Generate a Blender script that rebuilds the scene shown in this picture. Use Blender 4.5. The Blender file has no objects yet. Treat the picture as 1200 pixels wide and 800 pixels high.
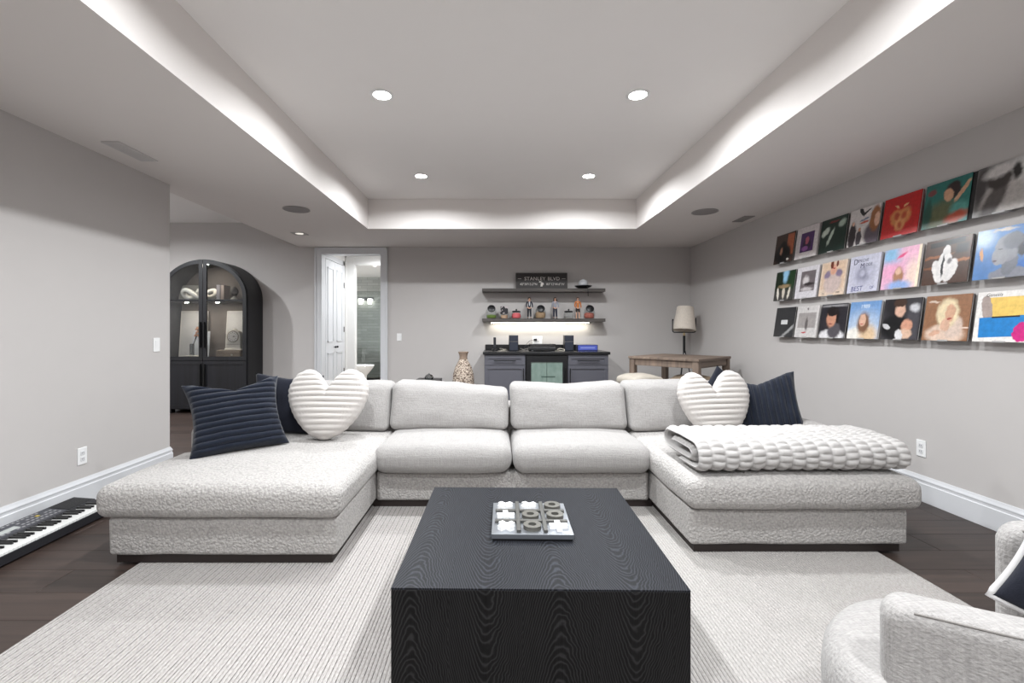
import bpy, bmesh, math, random
from mathutils import Vector, Matrix, noise, Euler
random.seed(7)
sc = bpy.context.scene
COL = sc.collection
PI = math.pi
R = math.radians

# ------------------------------------------------------------------ camera
cam = bpy.data.cameras.new('camera')
cam.sensor_width = 36.0
cam.lens = 16.0
cam.shift_x = 0.01625
cam.shift_y = -0.01125
cam.clip_start = 0.02
cam_o = bpy.data.objects.new('camera', cam)
COL.objects.link(cam_o)
cam_o.location = (0, 0, 1.24)
cam_o.rotation_euler = (R(90), 0, 0)
sc.camera = cam_o

# ------------------------------------------------------------------ world / exposure
w = bpy.data.worlds.new('world'); sc.world = w
w.use_nodes = True
w.node_tree.nodes['Background'].inputs[0].default_value = (0.8, 0.85, 0.9, 1)
w.node_tree.nodes['Background'].inputs[1].default_value = 0.05
vs = sc.view_settings
vs.view_transform = 'Standard'; vs.look = 'None'
vs.gamma = 1.0; vs.use_curve_mapping = False
vs.exposure = 0.2
TRAY_W, ALCOVE_W, HALL_W, BATH_W = 35.0, 62.0, 22.0, 80.0    # watts of the recessed lamps

# ------------------------------------------------------------------ materials
def lin(c):
    def f(v):
        v /= 255.0
        return v / 12.92 if v <= 0.04045 else ((v + 0.055) / 1.055) ** 2.4
    return (f(c[0]), f(c[1]), f(c[2]), 1.0)

MATS = {}
def base_mat(name):
    m = bpy.data.materials.new(name); m.use_nodes = True
    nt = m.node_tree
    return m, nt, nt.nodes['Principled BSDF']

def nd(nt, typ, **kw):
    n = nt.nodes.new(typ)
    for k, v in kw.items(): setattr(n, k, v)
    return n

def coords(nt, scale=(1, 1, 1), kind='Object'):
    tc = nd(nt, 'ShaderNodeTexCoord'); mp = nd(nt, 'ShaderNodeMapping')
    mp.inputs['Scale'].default_value = scale
    nt.links.new(tc.outputs[kind], mp.inputs['Vector'])
    return mp.outputs['Vector']

def mat(name, c, rough=0.6, metal=0.0, var=0.06, vscale=6.0, bump=0.0, bscale=200.0, bdist=0.002,
        spec=0.5, sheen=0.0, tex='noise', stretch=(1, 1, 1), coat=0.0, detail=3.0):
    """plain procedural surface: colour mottled by noise plus a fine bump"""
    if name in MATS: return MATS[name]
    m, nt, p = base_mat(name)
    L = nt.links.new
    v = coords(nt, stretch)
    n1 = nd(nt, 'ShaderNodeTexNoise'); n1.inputs['Scale'].default_value = vscale; n1.inputs['Detail'].default_value = detail
    L(v, n1.inputs['Vector'])
    mx = nd(nt, 'ShaderNodeMix', data_type='RGBA')
    col = lin(c)
    a = tuple(max(0, x * (1 - var)) for x in col[:3]) + (1,)
    b = tuple(min(1, x * (1 + var)) for x in col[:3]) + (1,)
    mx.inputs['A'].default_value = a; mx.inputs['B'].default_value = b
    L(n1.outputs['Fac'], mx.inputs['Factor']); L(mx.outputs['Result'], p.inputs['Base Color'])
    p.inputs['Roughness'].default_value = rough; p.inputs['Metallic'].default_value = metal
    p.inputs['Specular IOR Level'].default_value = spec
    if sheen: p.inputs['Sheen Weight'].default_value = sheen; p.inputs['Sheen Roughness'].default_value = 0.5
    if coat: p.inputs['Coat Weight'].default_value = coat
    if bump:
        if tex == 'voronoi':
            t = nd(nt, 'ShaderNodeTexVoronoi'); t.inputs['Scale'].default_value = bscale; o = t.outputs['Distance']
            inv = True
        else:
            t = nd(nt, 'ShaderNodeTexNoise'); t.inputs['Scale'].default_value = bscale; t.inputs['Detail'].default_value = 3; o = t.outputs['Fac']
            inv = False
        L(v, t.inputs['Vector'])
        bp = nd(nt, 'ShaderNodeBump'); bp.inputs['Strength'].default_value = bump; bp.inputs['Distance'].default_value = bdist
        bp.invert = inv
        L(o, bp.inputs['Height']); L(bp.outputs['Normal'], p.inputs['Normal'])
    MATS[name] = m
    return m

def emit(name, c, s):
    if name in MATS: return MATS[name]
    m, nt, p = base_mat(name)
    p.inputs['Base Color'].default_value = lin(c)
    p.inputs['Emission Color'].default_value = lin(c); p.inputs['Emission Strength'].default_value = s
    n1 = nd(nt, 'ShaderNodeTexNoise')
    MATS[name] = m
    return m

def glass(name, tint=(240, 245, 245), refl=0.12, rough=0.03, clear=0.9, fres=1.0):
    """thin pane: see-through mixed with a mirror-like sheen by angle"""
    if name in MATS: return MATS[name]
    m, nt, p = base_mat(name); L = nt.links.new
    tr = nd(nt, 'ShaderNodeBsdfTransparent'); t = lin(tint)
    tr.inputs[0].default_value = (t[0] * clear, t[1] * clear, t[2] * clear, 1)
    gl = nd(nt, 'ShaderNodeBsdfGlossy'); gl.inputs['Roughness'].default_value = rough
    fr = nd(nt, 'ShaderNodeFresnel'); fr.inputs['IOR'].default_value = 1.45
    ad = nd(nt, 'ShaderNodeMath', operation='MULTIPLY_ADD'); ad.inputs[1].default_value = fres; ad.inputs[2].default_value = refl - 0.04 * fres
    L(fr.outputs[0], ad.inputs[0])
    mx = nd(nt, 'ShaderNodeMixShader'); L(ad.outputs[0], mx.inputs[0]); L(tr.outputs[0], mx.inputs[1]); L(gl.outputs[0], mx.inputs[2])
    L(mx.outputs[0], nt.nodes['Material Output'].inputs['Surface'])
    MATS[name] = m
    return m

def boucle(name, c, big=1.0):
    """nubbly upholstery: curled loops as two voronoi reliefs and colour flecks"""
    m, nt, p = base_mat(name); L = nt.links.new
    v = coords(nt, (1, 1, 1.0))
    nz = nd(nt, 'ShaderNodeTexNoise'); nz.inputs['Scale'].default_value = 90; nz.inputs['Detail'].default_value = 2
    L(v, nz.inputs['Vector'])
    va = nd(nt, 'ShaderNodeVectorMath', operation='MULTIPLY_ADD'); va.inputs[1].default_value = (0.012, 0.012, 0.012)
    L(nz.outputs['Color'], va.inputs[0]); L(v, va.inputs[2])
    v1 = nd(nt, 'ShaderNodeTexVoronoi', feature='SMOOTH_F1'); v1.inputs['Scale'].default_value = 72 / big; v1.inputs['Smoothness'].default_value = 0.3
    v2 = nd(nt, 'ShaderNodeTexNoise'); v2.inputs['Scale'].default_value = 110 / big; v2.inputs['Detail'].default_value = 4
    L(va.outputs[0], v1.inputs['Vector']); L(va.outputs[0], v2.inputs['Vector'])
    ad = nd(nt, 'ShaderNodeMath', operation='MULTIPLY_ADD'); ad.inputs[1].default_value = -1.0
    L(v1.outputs['Distance'], ad.inputs[0]); L(v2.outputs['Fac'], ad.inputs[2])
    bp = nd(nt, 'ShaderNodeBump'); bp.inputs['Strength'].default_value = 0.75; bp.inputs['Distance'].default_value = 0.008 * big
    L(ad.outputs[0], bp.inputs['Height']); L(bp.outputs[0], p.inputs['Normal'])
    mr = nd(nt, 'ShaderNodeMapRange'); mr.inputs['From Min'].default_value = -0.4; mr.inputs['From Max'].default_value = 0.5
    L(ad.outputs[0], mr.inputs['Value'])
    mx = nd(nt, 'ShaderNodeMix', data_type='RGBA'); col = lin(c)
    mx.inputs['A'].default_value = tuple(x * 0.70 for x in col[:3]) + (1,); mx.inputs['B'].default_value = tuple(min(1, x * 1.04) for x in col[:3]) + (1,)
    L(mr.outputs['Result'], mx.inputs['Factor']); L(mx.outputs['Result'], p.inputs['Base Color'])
    p.inputs['Roughness'].default_value = 0.95; p.inputs['Specular IOR Level'].default_value = 0.15
    p.inputs['Sheen Weight'].default_value = 0.25
    MATS[name] = m
    return m

def linen(name, c, pitch=0.0035, strength=0.35, slub=0.10):
    """plain woven cloth with slubs"""
    m, nt, p = base_mat(name); L = nt.links.new
    v = coords(nt)
    hs = []
    for sc_ in ((6, 90, 90), (90, 6, 90), (90, 90, 8)):
        mp = nd(nt, 'ShaderNodeMapping'); mp.inputs['Scale'].default_value = sc_
        L(v, mp.inputs['Vector'])
        n = nd(nt, 'ShaderNodeTexNoise'); n.inputs['Scale'].default_value = 1.6; n.inputs['Detail'].default_value = 3
        L(mp.outputs[0], n.inputs['Vector']); hs.append(n.outputs['Fac'])
    a = nd(nt, 'ShaderNodeMath', operation='ADD'); L(hs[0], a.inputs[0]); L(hs[2], a.inputs[1])
    b = nd(nt, 'ShaderNodeMath', operation='ADD'); L(a.outputs[0], b.inputs[0]); L(hs[1], b.inputs[1])
    mr = nd(nt, 'ShaderNodeMapRange'); mr.inputs['From Min'].default_value = 1.0; mr.inputs['From Max'].default_value = 2.0
    L(b.outputs[0], mr.inputs['Value'])
    mx = nd(nt, 'ShaderNodeMix', data_type='RGBA'); col = lin(c)
    mx.inputs['A'].default_value = tuple(x * (1 - 1.6 * slub) for x in col[:3]) + (1,); mx.inputs['B'].default_value = tuple(min(1, x * (1 + slub)) for x in col[:3]) + (1,)
    L(mr.outputs['Result'], mx.inputs['Factor']); L(mx.outputs['Result'], p.inputs['Base Color'])
    bp = nd(nt, 'ShaderNodeBump'); bp.inputs['Strength'].default_value = strength; bp.inputs['Distance'].default_value = 0.003
    L(mr.outputs['Result'], bp.inputs['Height']); L(bp.outputs[0], p.inputs['Normal'])
    p.inputs['Roughness'].default_value = 0.92; p.inputs['Specular IOR Level'].default_value = 0.15
    p.inputs['Sheen Weight'].default_value = 0.2
    MATS[name] = m
    return m

def plankwood(name, c1, c2, axis='x', rough=0.42, per_object=True, grain=1.0, bump=0.15):
    """straight-grained wood; each plank object has its own tone"""
    m, nt, p = base_mat(name); L = nt.links.new
    s = {'x': (1.2, 26, 26), 'y': (26, 1.2, 26), 'z': (26, 26, 1.2)}[axis]
    v = coords(nt, tuple(k * grain for k in s))
    oi = nd(nt, 'ShaderNodeObjectInfo')
    off = nd(nt, 'ShaderNodeVectorMath', operation='MULTIPLY_ADD'); off.inputs[1].default_value = (37, 53, 71)
    L(oi.outputs['Random'], off.inputs[0]); L(v, off.inputs[2])
    n1 = nd(nt, 'ShaderNodeTexNoise'); n1.inputs['Scale'].default_value = 1.0; n1.inputs['Detail'].default_value = 6; n1.inputs['Distortion'].default_value = 0.8
    L(off.outputs[0] if per_object else v, n1.inputs['Vector'])
    ad = nd(nt, 'ShaderNodeMath', operation='MULTIPLY_ADD'); ad.inputs[1].default_value = 0.45 if per_object else 0.0
    L(oi.outputs['Random'], ad.inputs[0])
    mr = nd(nt, 'ShaderNodeMapRange'); mr.inputs['From Min'].default_value = 0.3; mr.inputs['From Max'].default_value = 0.7
    mr.inputs['To Min'].default_value = 0.0; mr.inputs['To Max'].default_value = 0.6 if per_object else 1.0
    L(n1.outputs['Fac'], mr.inputs['Value']); L(mr.outputs['Result'], ad.inputs[2])
    mx = nd(nt, 'ShaderNodeMix', data_type='RGBA'); mx.inputs['A'].default_value = lin(c1); mx.inputs['B'].default_value = lin(c2)
    L(ad.outputs[0], mx.inputs['Factor']); L(mx.outputs['Result'], p.inputs['Base Color'])
    bp = nd(nt, 'ShaderNodeBump'); bp.inputs['Strength'].default_value = bump; bp.inputs['Distance'].default_value = 0.002
    L(n1.outputs['Fac'], bp.inputs['Height']); L(bp.outputs[0], p.inputs['Normal'])
    p.inputs['Roughness'].default_value = rough
    MATS[name] = m
    return m

def cathedral(name, c1, c2, across, along, rough=0.4, board=0.19):
    """oak veneer with arched cathedral grain; across / along are the object axes (0 x, 1 y, 2 z)"""
    m, nt, p = base_mat(name); L = nt.links.new
    v = coords(nt)
    nz = nd(nt, 'ShaderNodeTexNoise'); nz.inputs['Scale'].default_value = 7; nz.inputs['Detail'].default_value = 3; nz.inputs['Roughness'].default_value = 0.6
    L(v, nz.inputs['Vector'])
    sx = nd(nt, 'ShaderNodeSeparateXYZ'); L(v, sx.inputs[0])
    def M(op, a, b=None, c=None):
        n = nd(nt, 'ShaderNodeMath', operation=op)
        for i, k in enumerate((a, b, c)):
            if k is None: continue
            if isinstance(k, (int, float)): n.inputs[i].default_value = k
            else: L(k, n.inputs[i])
        return n.outputs[0]
    u = M('ADD', sx.outputs[across], M('MULTIPLY', M('SUBTRACT', nz.outputs['Fac'], 0.5), 0.025))
    ub = M('DIVIDE', M('ADD', u, 5.03), board)
    idx = M('FLOOR', ub)
    loc = M('SUBTRACT', M('SUBTRACT', ub, idx), 0.5)
    sgn = M('SUBTRACT', M('MULTIPLY', M('FLOORED_MODULO', idx, 2.0), 2.0), 1.0)
    lm = M('MULTIPLY', loc, board)
    arch = M('MULTIPLY', M('SQRT', M('MULTIPLY_ADD', lm, lm, 0.0022)), 4.4)
    rnd = M('FRACT', M('MULTIPLY', M('SINE', M('MULTIPLY', idx, 12.9)), 43.7))
    y = M('MULTIPLY', M('ADD', sx.outputs[along], rnd), sgn)
    n3 = nd(nt, 'ShaderNodeTexNoise'); n3.inputs['Scale'].default_value = 45; n3.inputs['Detail'].default_value = 2; L(v, n3.inputs['Vector'])
    f = M('ADD', M('ADD', y, arch), M('ADD', M('MULTIPLY', nz.outputs['Fac'], 0.13), M('MULTIPLY', n3.outputs['Fac'], 0.012)))
    w1 = M('SINE', M('MULTIPLY', f, 215.0))
    fine = nd(nt, 'ShaderNodeTexNoise'); fine.inputs['Scale'].default_value = 1.0; fine.inputs['Detail'].default_value = 4
    st = [260, 260, 260]; st[along] = 9
    L(coords(nt, tuple(st)), fine.inputs['Vector'])
    g = M('ADD', M('MULTIPLY', M('POWER', M('MULTIPLY_ADD', w1, 0.5, 0.5), 3.0), 0.75), M('MULTIPLY', fine.outputs['Fac'], 0.5))
    mr = nd(nt, 'ShaderNodeMapRange'); mr.inputs['From Min'].default_value = 0.1; mr.inputs['From Max'].default_value = 1.1
    L(g, mr.inputs['Value'])
    mx = nd(nt, 'ShaderNodeMix', data_type='RGBA'); mx.inputs['A'].default_value = lin(c1); mx.inputs['B'].default_value = lin(c2)
    L(mr.outputs['Result'], mx.inputs['Factor']); L(mx.outputs['Result'], p.inputs['Base Color'])
    bp = nd(nt, 'ShaderNodeBump'); bp.inputs['Strength'].default_value = 0.25; bp.inputs['Distance'].default_value = 0.001
    L(g, bp.inputs['Height']); L(bp.outputs[0], p.inputs['Normal'])
    p.inputs['Roughness'].default_value = rough; p.inputs['Specular IOR Level'].default_value = .14
    MATS[name] = m
    return m

WALL = mat('wall_paint', (193, 189, 187), 0.75, var=0.015, bump=0.04, bscale=350, bdist=0.0006, spec=0.3)
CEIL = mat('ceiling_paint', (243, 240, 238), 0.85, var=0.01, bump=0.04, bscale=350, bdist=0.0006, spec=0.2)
TRIM = mat('trim_paint', (210, 211, 214), 0.4, var=0.01)
WHITE = mat('white_plastic', (236, 236, 236), 0.4, var=0.01)
DARKSLOT = mat('dark_slot', (40, 40, 42), 0.6)
BLACK = mat('black_satin', (22, 22, 25), 0.4, var=0.1)
BLACKM = mat('black_metal', (18, 18, 19), 0.45, metal=0.3)
CHROME = mat('chrome', (190, 190, 195), 0.18, metal=1.0)

# ------------------------------------------------------------------ mesh builder
class MB:
    def __init__(self): self.v = []; self.f = []; self.m = []
    def add(self, vs, fs, mi=0):
        o = len(self.v); self.v += [tuple(x) for x in vs]
        for f in fs: self.f.append(tuple(i + o for i in f)); self.m.append(mi)
        return self
    def box(self, x0, x1, y0, y1, z0, z1, mi=0):
        vs = [(x0, y0, z0), (x1, y0, z0), (x1, y1, z0), (x0, y1, z0), (x0, y0, z1), (x1, y0, z1), (x1, y1, z1), (x0, y1, z1)]
        return self.add(vs, [(3, 2, 1, 0), (4, 5, 6, 7), (0, 1, 5, 4), (1, 2, 6, 5), (2, 3, 7, 6), (3, 0, 4, 7)], mi)
    def bbox(self, x0, x1, y0, y1, z0, z1, r=0.004, seg=2, mi=0):
        bm = bmesh.new(); bmesh.ops.create_cube(bm, size=1)
        for v in bm.verts:
            v.co = Vector(((x0 + x1) / 2 + v.co.x * (x1 - x0), (y0 + y1) / 2 + v.co.y * (y1 - y0), (z0 + z1) / 2 + v.co.z * (z1 - z0)))
        r = min(r, 0.49 * min(abs(x1 - x0), abs(y1 - y0), abs(z1 - z0)))
        bmesh.ops.bevel(bm, geom=bm.edges[:], offset=r, segments=seg, affect='EDGES', profile=0.5)
        bm.verts.index_update()
        self.add([v.co[:] for v in bm.verts], [[v.index for v in f.verts] for f in bm.faces], mi); bm.free()
        return self
    def rings(self, rings, cap=True, closed=False, mi=0):
        n = len(rings[0]); vs = [p for r in rings for p in r]; fs = []
        k = len(rings)
        for i in range(k if closed else k - 1):
            a = i * n; b = ((i + 1) % k) * n
            for j in range(n):
                fs.append((a + j, a + (j + 1) % n, b + (j + 1) % n, b + j))
        if cap and not closed:
            fs.append(tuple(reversed(range(n)))); fs.append(tuple((k - 1) * n + j for j in range(n)))
        return self.add(vs, fs, mi)
    def lathe(self, prof, n=32, c=(0, 0, 0), cap=True, mi=0, axis='z'):
        rs = []
        for r, z in prof:
            ring = []
            for j in range(n):
                a = 2 * PI * j / n
                p = (r * math.cos(a), r * math.sin(a), z)
                if axis == 'y': p = (p[0], -p[2], p[1])
                if axis == 'x': p = (p[2], p[0], p[1])
                ring.append((c[0] + p[0], c[1] + p[1], c[2] + p[2]))
            rs.append(ring)
        return self.rings(rs, cap, mi=mi)
    def tube(self, pts, r, n=10, mi=0, closed=False):
        pts = [Vector(p) for p in pts]; rr = r if isinstance(r, (list, tuple)) else [r] * len(pts)
        rs = []; up = None
        for i, p in enumerate(pts):
            if closed: t = (pts[(i + 1) % len(pts)] - pts[i - 1]).normalized()
            else: t = (pts[min(i + 1, len(pts) - 1)] - pts[max(i - 1, 0)]).normalized()
            if up is None: up = t.orthogonal().normalized()
            up = (up - t * up.dot(t))
            up = up.normalized() if up.length > 1e-6 else t.orthogonal().normalized()
            s = t.cross(up)
            rs.append([tuple(p + (up * math.cos(2 * PI * j / n) + s * math.sin(2 * PI * j / n)) * rr[i]) for j in range(n)])
        return self.rings(rs, True, closed, mi)
    def prism(self, poly, y0, y1, mi=0):
        """poly in (x,z), extruded along y"""
        a = [(x, y0, z) for x, z in poly]; b = [(x, y1, z) for x, z in poly]; n = len(poly)
        fs = [(i, (i + 1) % n, n + (i + 1) % n, n + i) for i in range(n)]
        fs += [tuple(reversed(range(n))), tuple(range(n, 2 * n))]
        return self.add(a + b, fs, mi)
    def slab(self, poly, z0, z1, mi=0):
        a = [(x, y, z0) for x, y in poly]; b = [(x, y, z1) for x, y in poly]; n = len(poly)
        fs = [(i, (i + 1) % n, n + (i + 1) % n, n + i) for i in range(n)]
        fs += [tuple(reversed(range(n))), tuple(range(n, 2 * n))]
        return self.add(a + b, fs, mi)
    def frame(self, outer, inner, y0, y1, mi=0):
        """ring between two (x,z) outlines of equal length, extruded along y"""
        n = len(outer)
        vs = [(x, y0, z) for x, z in outer] + [(x, y0, z) for x, z in inner] + [(x, y1, z) for x, z in outer] + [(x, y1, z) for x, z in inner]
        fs = []
        for i in range(n):
            j = (i + 1) % n
            fs += [(i, j, n + j, n + i), (2 * n + j, 2 * n + i, 3 * n + i, 3 * n + j), (j, i, 2 * n + i, 2 * n + j), (n + i, n + j, 3 * n + j, 3 * n + i)]
        return self.add(vs, fs, mi)
    def rbox(self, x0, x1, y0, y1, z0, z1, r, step=0.05, cs=4, deform=None, mi=0):
        """rounded box with a dense surface that can be deformed"""
        c = ((x0 + x1) / 2, (y0 + y1) / 2, (z0 + z1) / 2); h = ((x1 - x0) / 2, (y1 - y0) / 2, (z1 - z0) / 2)
        rr = [min(r, 0.98 * min(h))] * 3; r0 = rr[0]
        ax = []
        for k in range(3):
            a = h[k] - r0; n = max(1, int(2 * a / step))
            l = [-h[k] + r0 * (1 - math.tan(PI / 4 * (1 - i / cs))) for i in range(cs)]
            l += [-a + 2 * a * i / n for i in range(n + 1)]
            l += [-x for x in reversed(l[:cs])]
            ax.append(l)
        idx = {}; vs = []; fs = []
        def vid(p):
            key = (round(p[0], 5), round(p[1], 5), round(p[2], 5))
            if key in idx: return idx[key]
            q = [max(-(h[k] - r0), min(h[k] - r0, p[k])) for k in range(3)]
            d = Vector([p[k] - q[k] for k in range(3)])
            if d.length > 1e-9: d = d.normalized() * r0
            o = [c[k] + q[k] + d[k] for k in range(3)]
            if deform: o = deform(*o)
            idx[key] = len(vs); vs.append(tuple(o)); return idx[key]
        for k in range(3):
            a, b = (k + 1) % 3, (k + 2) % 3
            for s in (-1, 1):
                for i in range(len(ax[a]) - 1):
                    for j in range(len(ax[b]) - 1):
                        q = []
                        for (ii, jj) in ((i, j), (i + 1, j), (i + 1, j + 1), (i, j + 1)):
                            p = [0, 0, 0]; p[k] = s * h[k]; p[a] = ax[a][ii]; p[b] = ax[b][jj]; q.append(vid(p))
                        if s < 0: q.reverse()
                        fs.append(tuple(q))
        return self.add(vs, fs, mi)
    def mesh(self, name, mats, smooth=False):
        me = bpy.data.meshes.new(name); me.from_pydata(self.v, [], self.f)
        for m in (mats if isinstance(mats, (list, tuple)) else [mats]): me.materials.append(m)
        if any(self.m): me.polygons.foreach_set('material_index', self.m)
        bm = bmesh.new(); bm.from_mesh(me); bmesh.ops.recalc_face_normals(bm, faces=bm.faces[:]); bm.to_mesh(me); bm.free()
        if smooth is True:
            me.polygons.foreach_set('use_smooth', [True] * len(me.polygons))
        elif smooth:
            me.polygons.foreach_set('use_smooth', [True] * len(me.polygons))
            bm = bmesh.new(); bm.from_mesh(me)
            for e in bm.edges:
                if len(e.link_faces) == 2 and e.calc_face_angle(0) > R(smooth): e.smooth = False
            bm.to_mesh(me); bm.free()
        me.update()
        return me
    def build(self, name, mats, parent=None, smooth=False, loc=(0, 0, 0), rot=(0, 0, 0)):
        o = bpy.data.objects.new(name, self.mesh(name, mats, smooth))
        COL.objects.link(o); o.location = loc; o.rotation_euler = rot
        if parent is not None: o.parent = parent
        return o

def thing(name, label, cat, loc=(0, 0, 0), rot=(0, 0, 0), group=None):
    o = bpy.data.objects.new(name, None); COL.objects.link(o)
    o.empty_display_size = 0.05
    o.location = loc; o.rotation_euler = rot if isinstance(rot, tuple) else (0, 0, rot)
    return tag(o, label, cat, group)
def tag(o, label, cat, group=None):
    o['label'] = label; o['category'] = cat
    if group: o['group'] = group
    return o
def struct(o): o['kind'] = 'structure'; return o
def copy_tree(o, parent=None):
    c = o.copy(); COL.objects.link(c)
    if parent is not None: c.parent = parent
    for ch in list(o.children): copy_tree(ch, c)
    return c
def copies(o, parent, places):
    for p in places:
        c = o.copy(); COL.objects.link(c); c.parent = parent; c.location = p
def text(name, s, size, m, parent, loc, rot=(R(90), 0, 0), depth=0.0006, align='CENTER', shear=0.0, space=1.0):
    cu = bpy.data.curves.new('lettering', 'FONT'); cu.body = s; cu.size = size; cu.extrude = depth
    cu.align_x = align; cu.align_y = 'CENTER'; cu.shear = shear; cu.space_character = space
    t = bpy.data.objects.new('lettering_tmp', cu); COL.objects.link(t)
    bpy.context.view_layer.update()
    me = bpy.data.meshes.new_from_object(t.evaluated_get(bpy.context.evaluated_depsgraph_get()))
    bpy.data.objects.remove(t); bpy.data.curves.remove(cu)
    me.materials.clear(); me.materials.append(m)
    o = bpy.data.objects.new(name, me); COL.objects.link(o); o.parent = parent; o.location = loc; o.rotation_euler = rot
    return o
def arc(cx, cy, rx, ry, a0, a1, n): return [(cx + rx * math.cos(R(a0 + (a1 - a0) * i / n)), cy + ry * math.sin(R(a0 + (a1 - a0) * i / n))) for i in range(n + 1)]
def nz(x, y, z, s=1.0): return noise.noise(Vector((x * s, y * s, z * s)))

# ------------------------------------------------------------------ room shell
XL, XR, YB, YN, ZS, ZT = -2.94, 3.10, 7.22, -4.0, 2.55, 2.94
TX0, TX1, TY0, TY1 = -1.65, 1.825, -2.75, 5.90
XA = -6.2                                       # far side of the alcove

floor = struct(MB().box(XA - .15, XR + .15, YN - .15, YB + .05, -0.12, -0.0105).build('floor', mat('floor_bed', (40, 32, 30), 0.8)))
PLANK = plankwood('floor_oak', (33, 26, 23), (72, 58, 52), 'x', rough=0.45, bump=0.12)
pw, pl = 0.205, 2.3
pm = MB().bbox(-pl / 2 + .0006, pl / 2 - .0006, -pw / 2 + .0006, pw / 2 - .0006, -0.0104, 0, 0.0016, 1).mesh('plank', PLANK)
row = 0; y = YN
while y < YB - 0.01:
    x = XA - random.random() * 0.9 - (row % 2) * 0.9
    while x < XR:
        # leave out planks that no place in the room can see
        hidden = (x + pl < XL - 0.2 and y < 2.2) or (y < -1.2 and row % 1 == 0 and x + pl < XL)
        if not hidden and x + pl > XA:
            o = bpy.data.objects.new('plank', pm); COL.objects.link(o); o.parent = floor
            o.location = (x + pl / 2, y + pw / 2, 0)
            if x + pl > XR + .15: o.scale.x = 1
        x += pl
    y += pw; row += 1

def wall(name, boxes, m=WALL):
    b = MB()
    for q in boxes: b.box(*q)
    return struct(b.build(name, m))
DX0, DX1, DZ = -2.762, -1.807, 2.452            # doorway in the far wall
wall('wall_left', [(XL - .16, XL, YN, 4.11, 0, ZS)])
wall('wall_right', [(XR, XR + .15, YN - .15, YB + .14, 0, ZT + .06)])
wall('wall_back', [(XA, DX0, YB, YB + .14, 0, ZT + .06), (DX1, XR, YB, YB + .14, 0, ZT + .06), (DX0, DX1, YB, YB + .14, DZ, ZT + .06)])
wall('wall_front', [(XA, XR, YN - .15, YN, 0, ZT + .06)])
wall('wall_alcove_side', [(XA - .15, XA, YN, YB + .14, 0, ZT + .06)])
wall('wall_alcove_front', [(XA, XL - .16, 2.3, 2.42, 0, ZT + .06)])
ceil_ = struct(MB().box(XA - .15, XR + .15, YN - .15, YB + .14, ZT, ZT + .1).build('ceiling', CEIL))
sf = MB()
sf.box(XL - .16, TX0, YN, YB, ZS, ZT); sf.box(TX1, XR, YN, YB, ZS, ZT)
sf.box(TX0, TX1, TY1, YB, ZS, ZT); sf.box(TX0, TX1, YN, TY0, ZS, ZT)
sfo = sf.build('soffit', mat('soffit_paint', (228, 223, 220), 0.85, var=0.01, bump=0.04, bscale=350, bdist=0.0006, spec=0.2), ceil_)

# baseboards: flat board, step, cap; drawn along a path on the floor (wall on the left-hand side of the path)
BBP = [(0, 0), (.018, 0), (.018, .128), (.0135, .134), (.0135, .148), (.016, .152), (.016, .158), (.009, .172), (.0045, .185), (0, .185)]
def baseboard(name, path, side=1):
    rs = []
    P = [Vector(p) for p in path]
    for i, p in enumerate(P):
        d0 = (P[i] - P[i - 1]).normalized() if i else None
        d1 = (P[i + 1] - P[i]).normalized() if i < len(P) - 1 else None
        d0 = d0 or d1; d1 = d1 or d0
        n0 = Vector((-d0.y, d0.x)) * side; n1 = Vector((-d1.y, d1.x)) * side
        nn = (n0 + n1); nn = nn / nn.length_squared * 2 if nn.length > 1e-6 else n0
        rs.append([(p.x + nn.x * a, p.y + nn.y * a, z + 0.001) for a, z in BBP])
    return struct(MB().rings(rs).build(name, TRIM))
baseboard('baseboard_left', [(XL, YN), (XL, 4.11), (XL - .16, 4.11)], -1)
baseboard('baseboard_right', [(XR, YN), (XR, YB)], 1)
baseboard('baseboard_back', [(DX1 + .1, YB), (XR, YB)], -1)
baseboard('baseboard_alcove', [(XA, YB), (DX0 - .1, YB)], -1)

# doorway casing (two-step moulding) and jamb lining
def casing(name, x0, x1, zt, y, wd, m=TRIM, depth=.14, topw=None):
    b = MB(); topw = topw or wd
    for s in (-1, 1):
        xe = x0 if s < 0 else x1
        a, c = sorted((xe, xe + s * wd)); b.bbox(a, c, y - .02, y, 0, zt + topw, .003, 1)
        a, c = sorted((xe + s * wd, xe + s * (wd - .03))); b.bbox(a, c, y - .032, y - .019, 0, zt + topw, .004, 1)
        a, c = sorted((xe - s * .0005, xe - s * .012)); b.box(a, c, y - .019, y + depth + .001, 0, zt)
    b.bbox(x0, x1, y - .02, y, zt, zt + topw, .003, 1); b.bbox(x0 - wd, x1 + wd, y - .032, y - .019, zt + topw - .03, zt + topw, .004, 1)
    b.box(x0 + .012, x1 - .012, y - .019, y + depth + .001, zt - .012, zt - .0005)
    return struct(b.build(name, m))
casing('trim_1', DX0, DX1, DZ, YB, .098, topw=.094)

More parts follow.
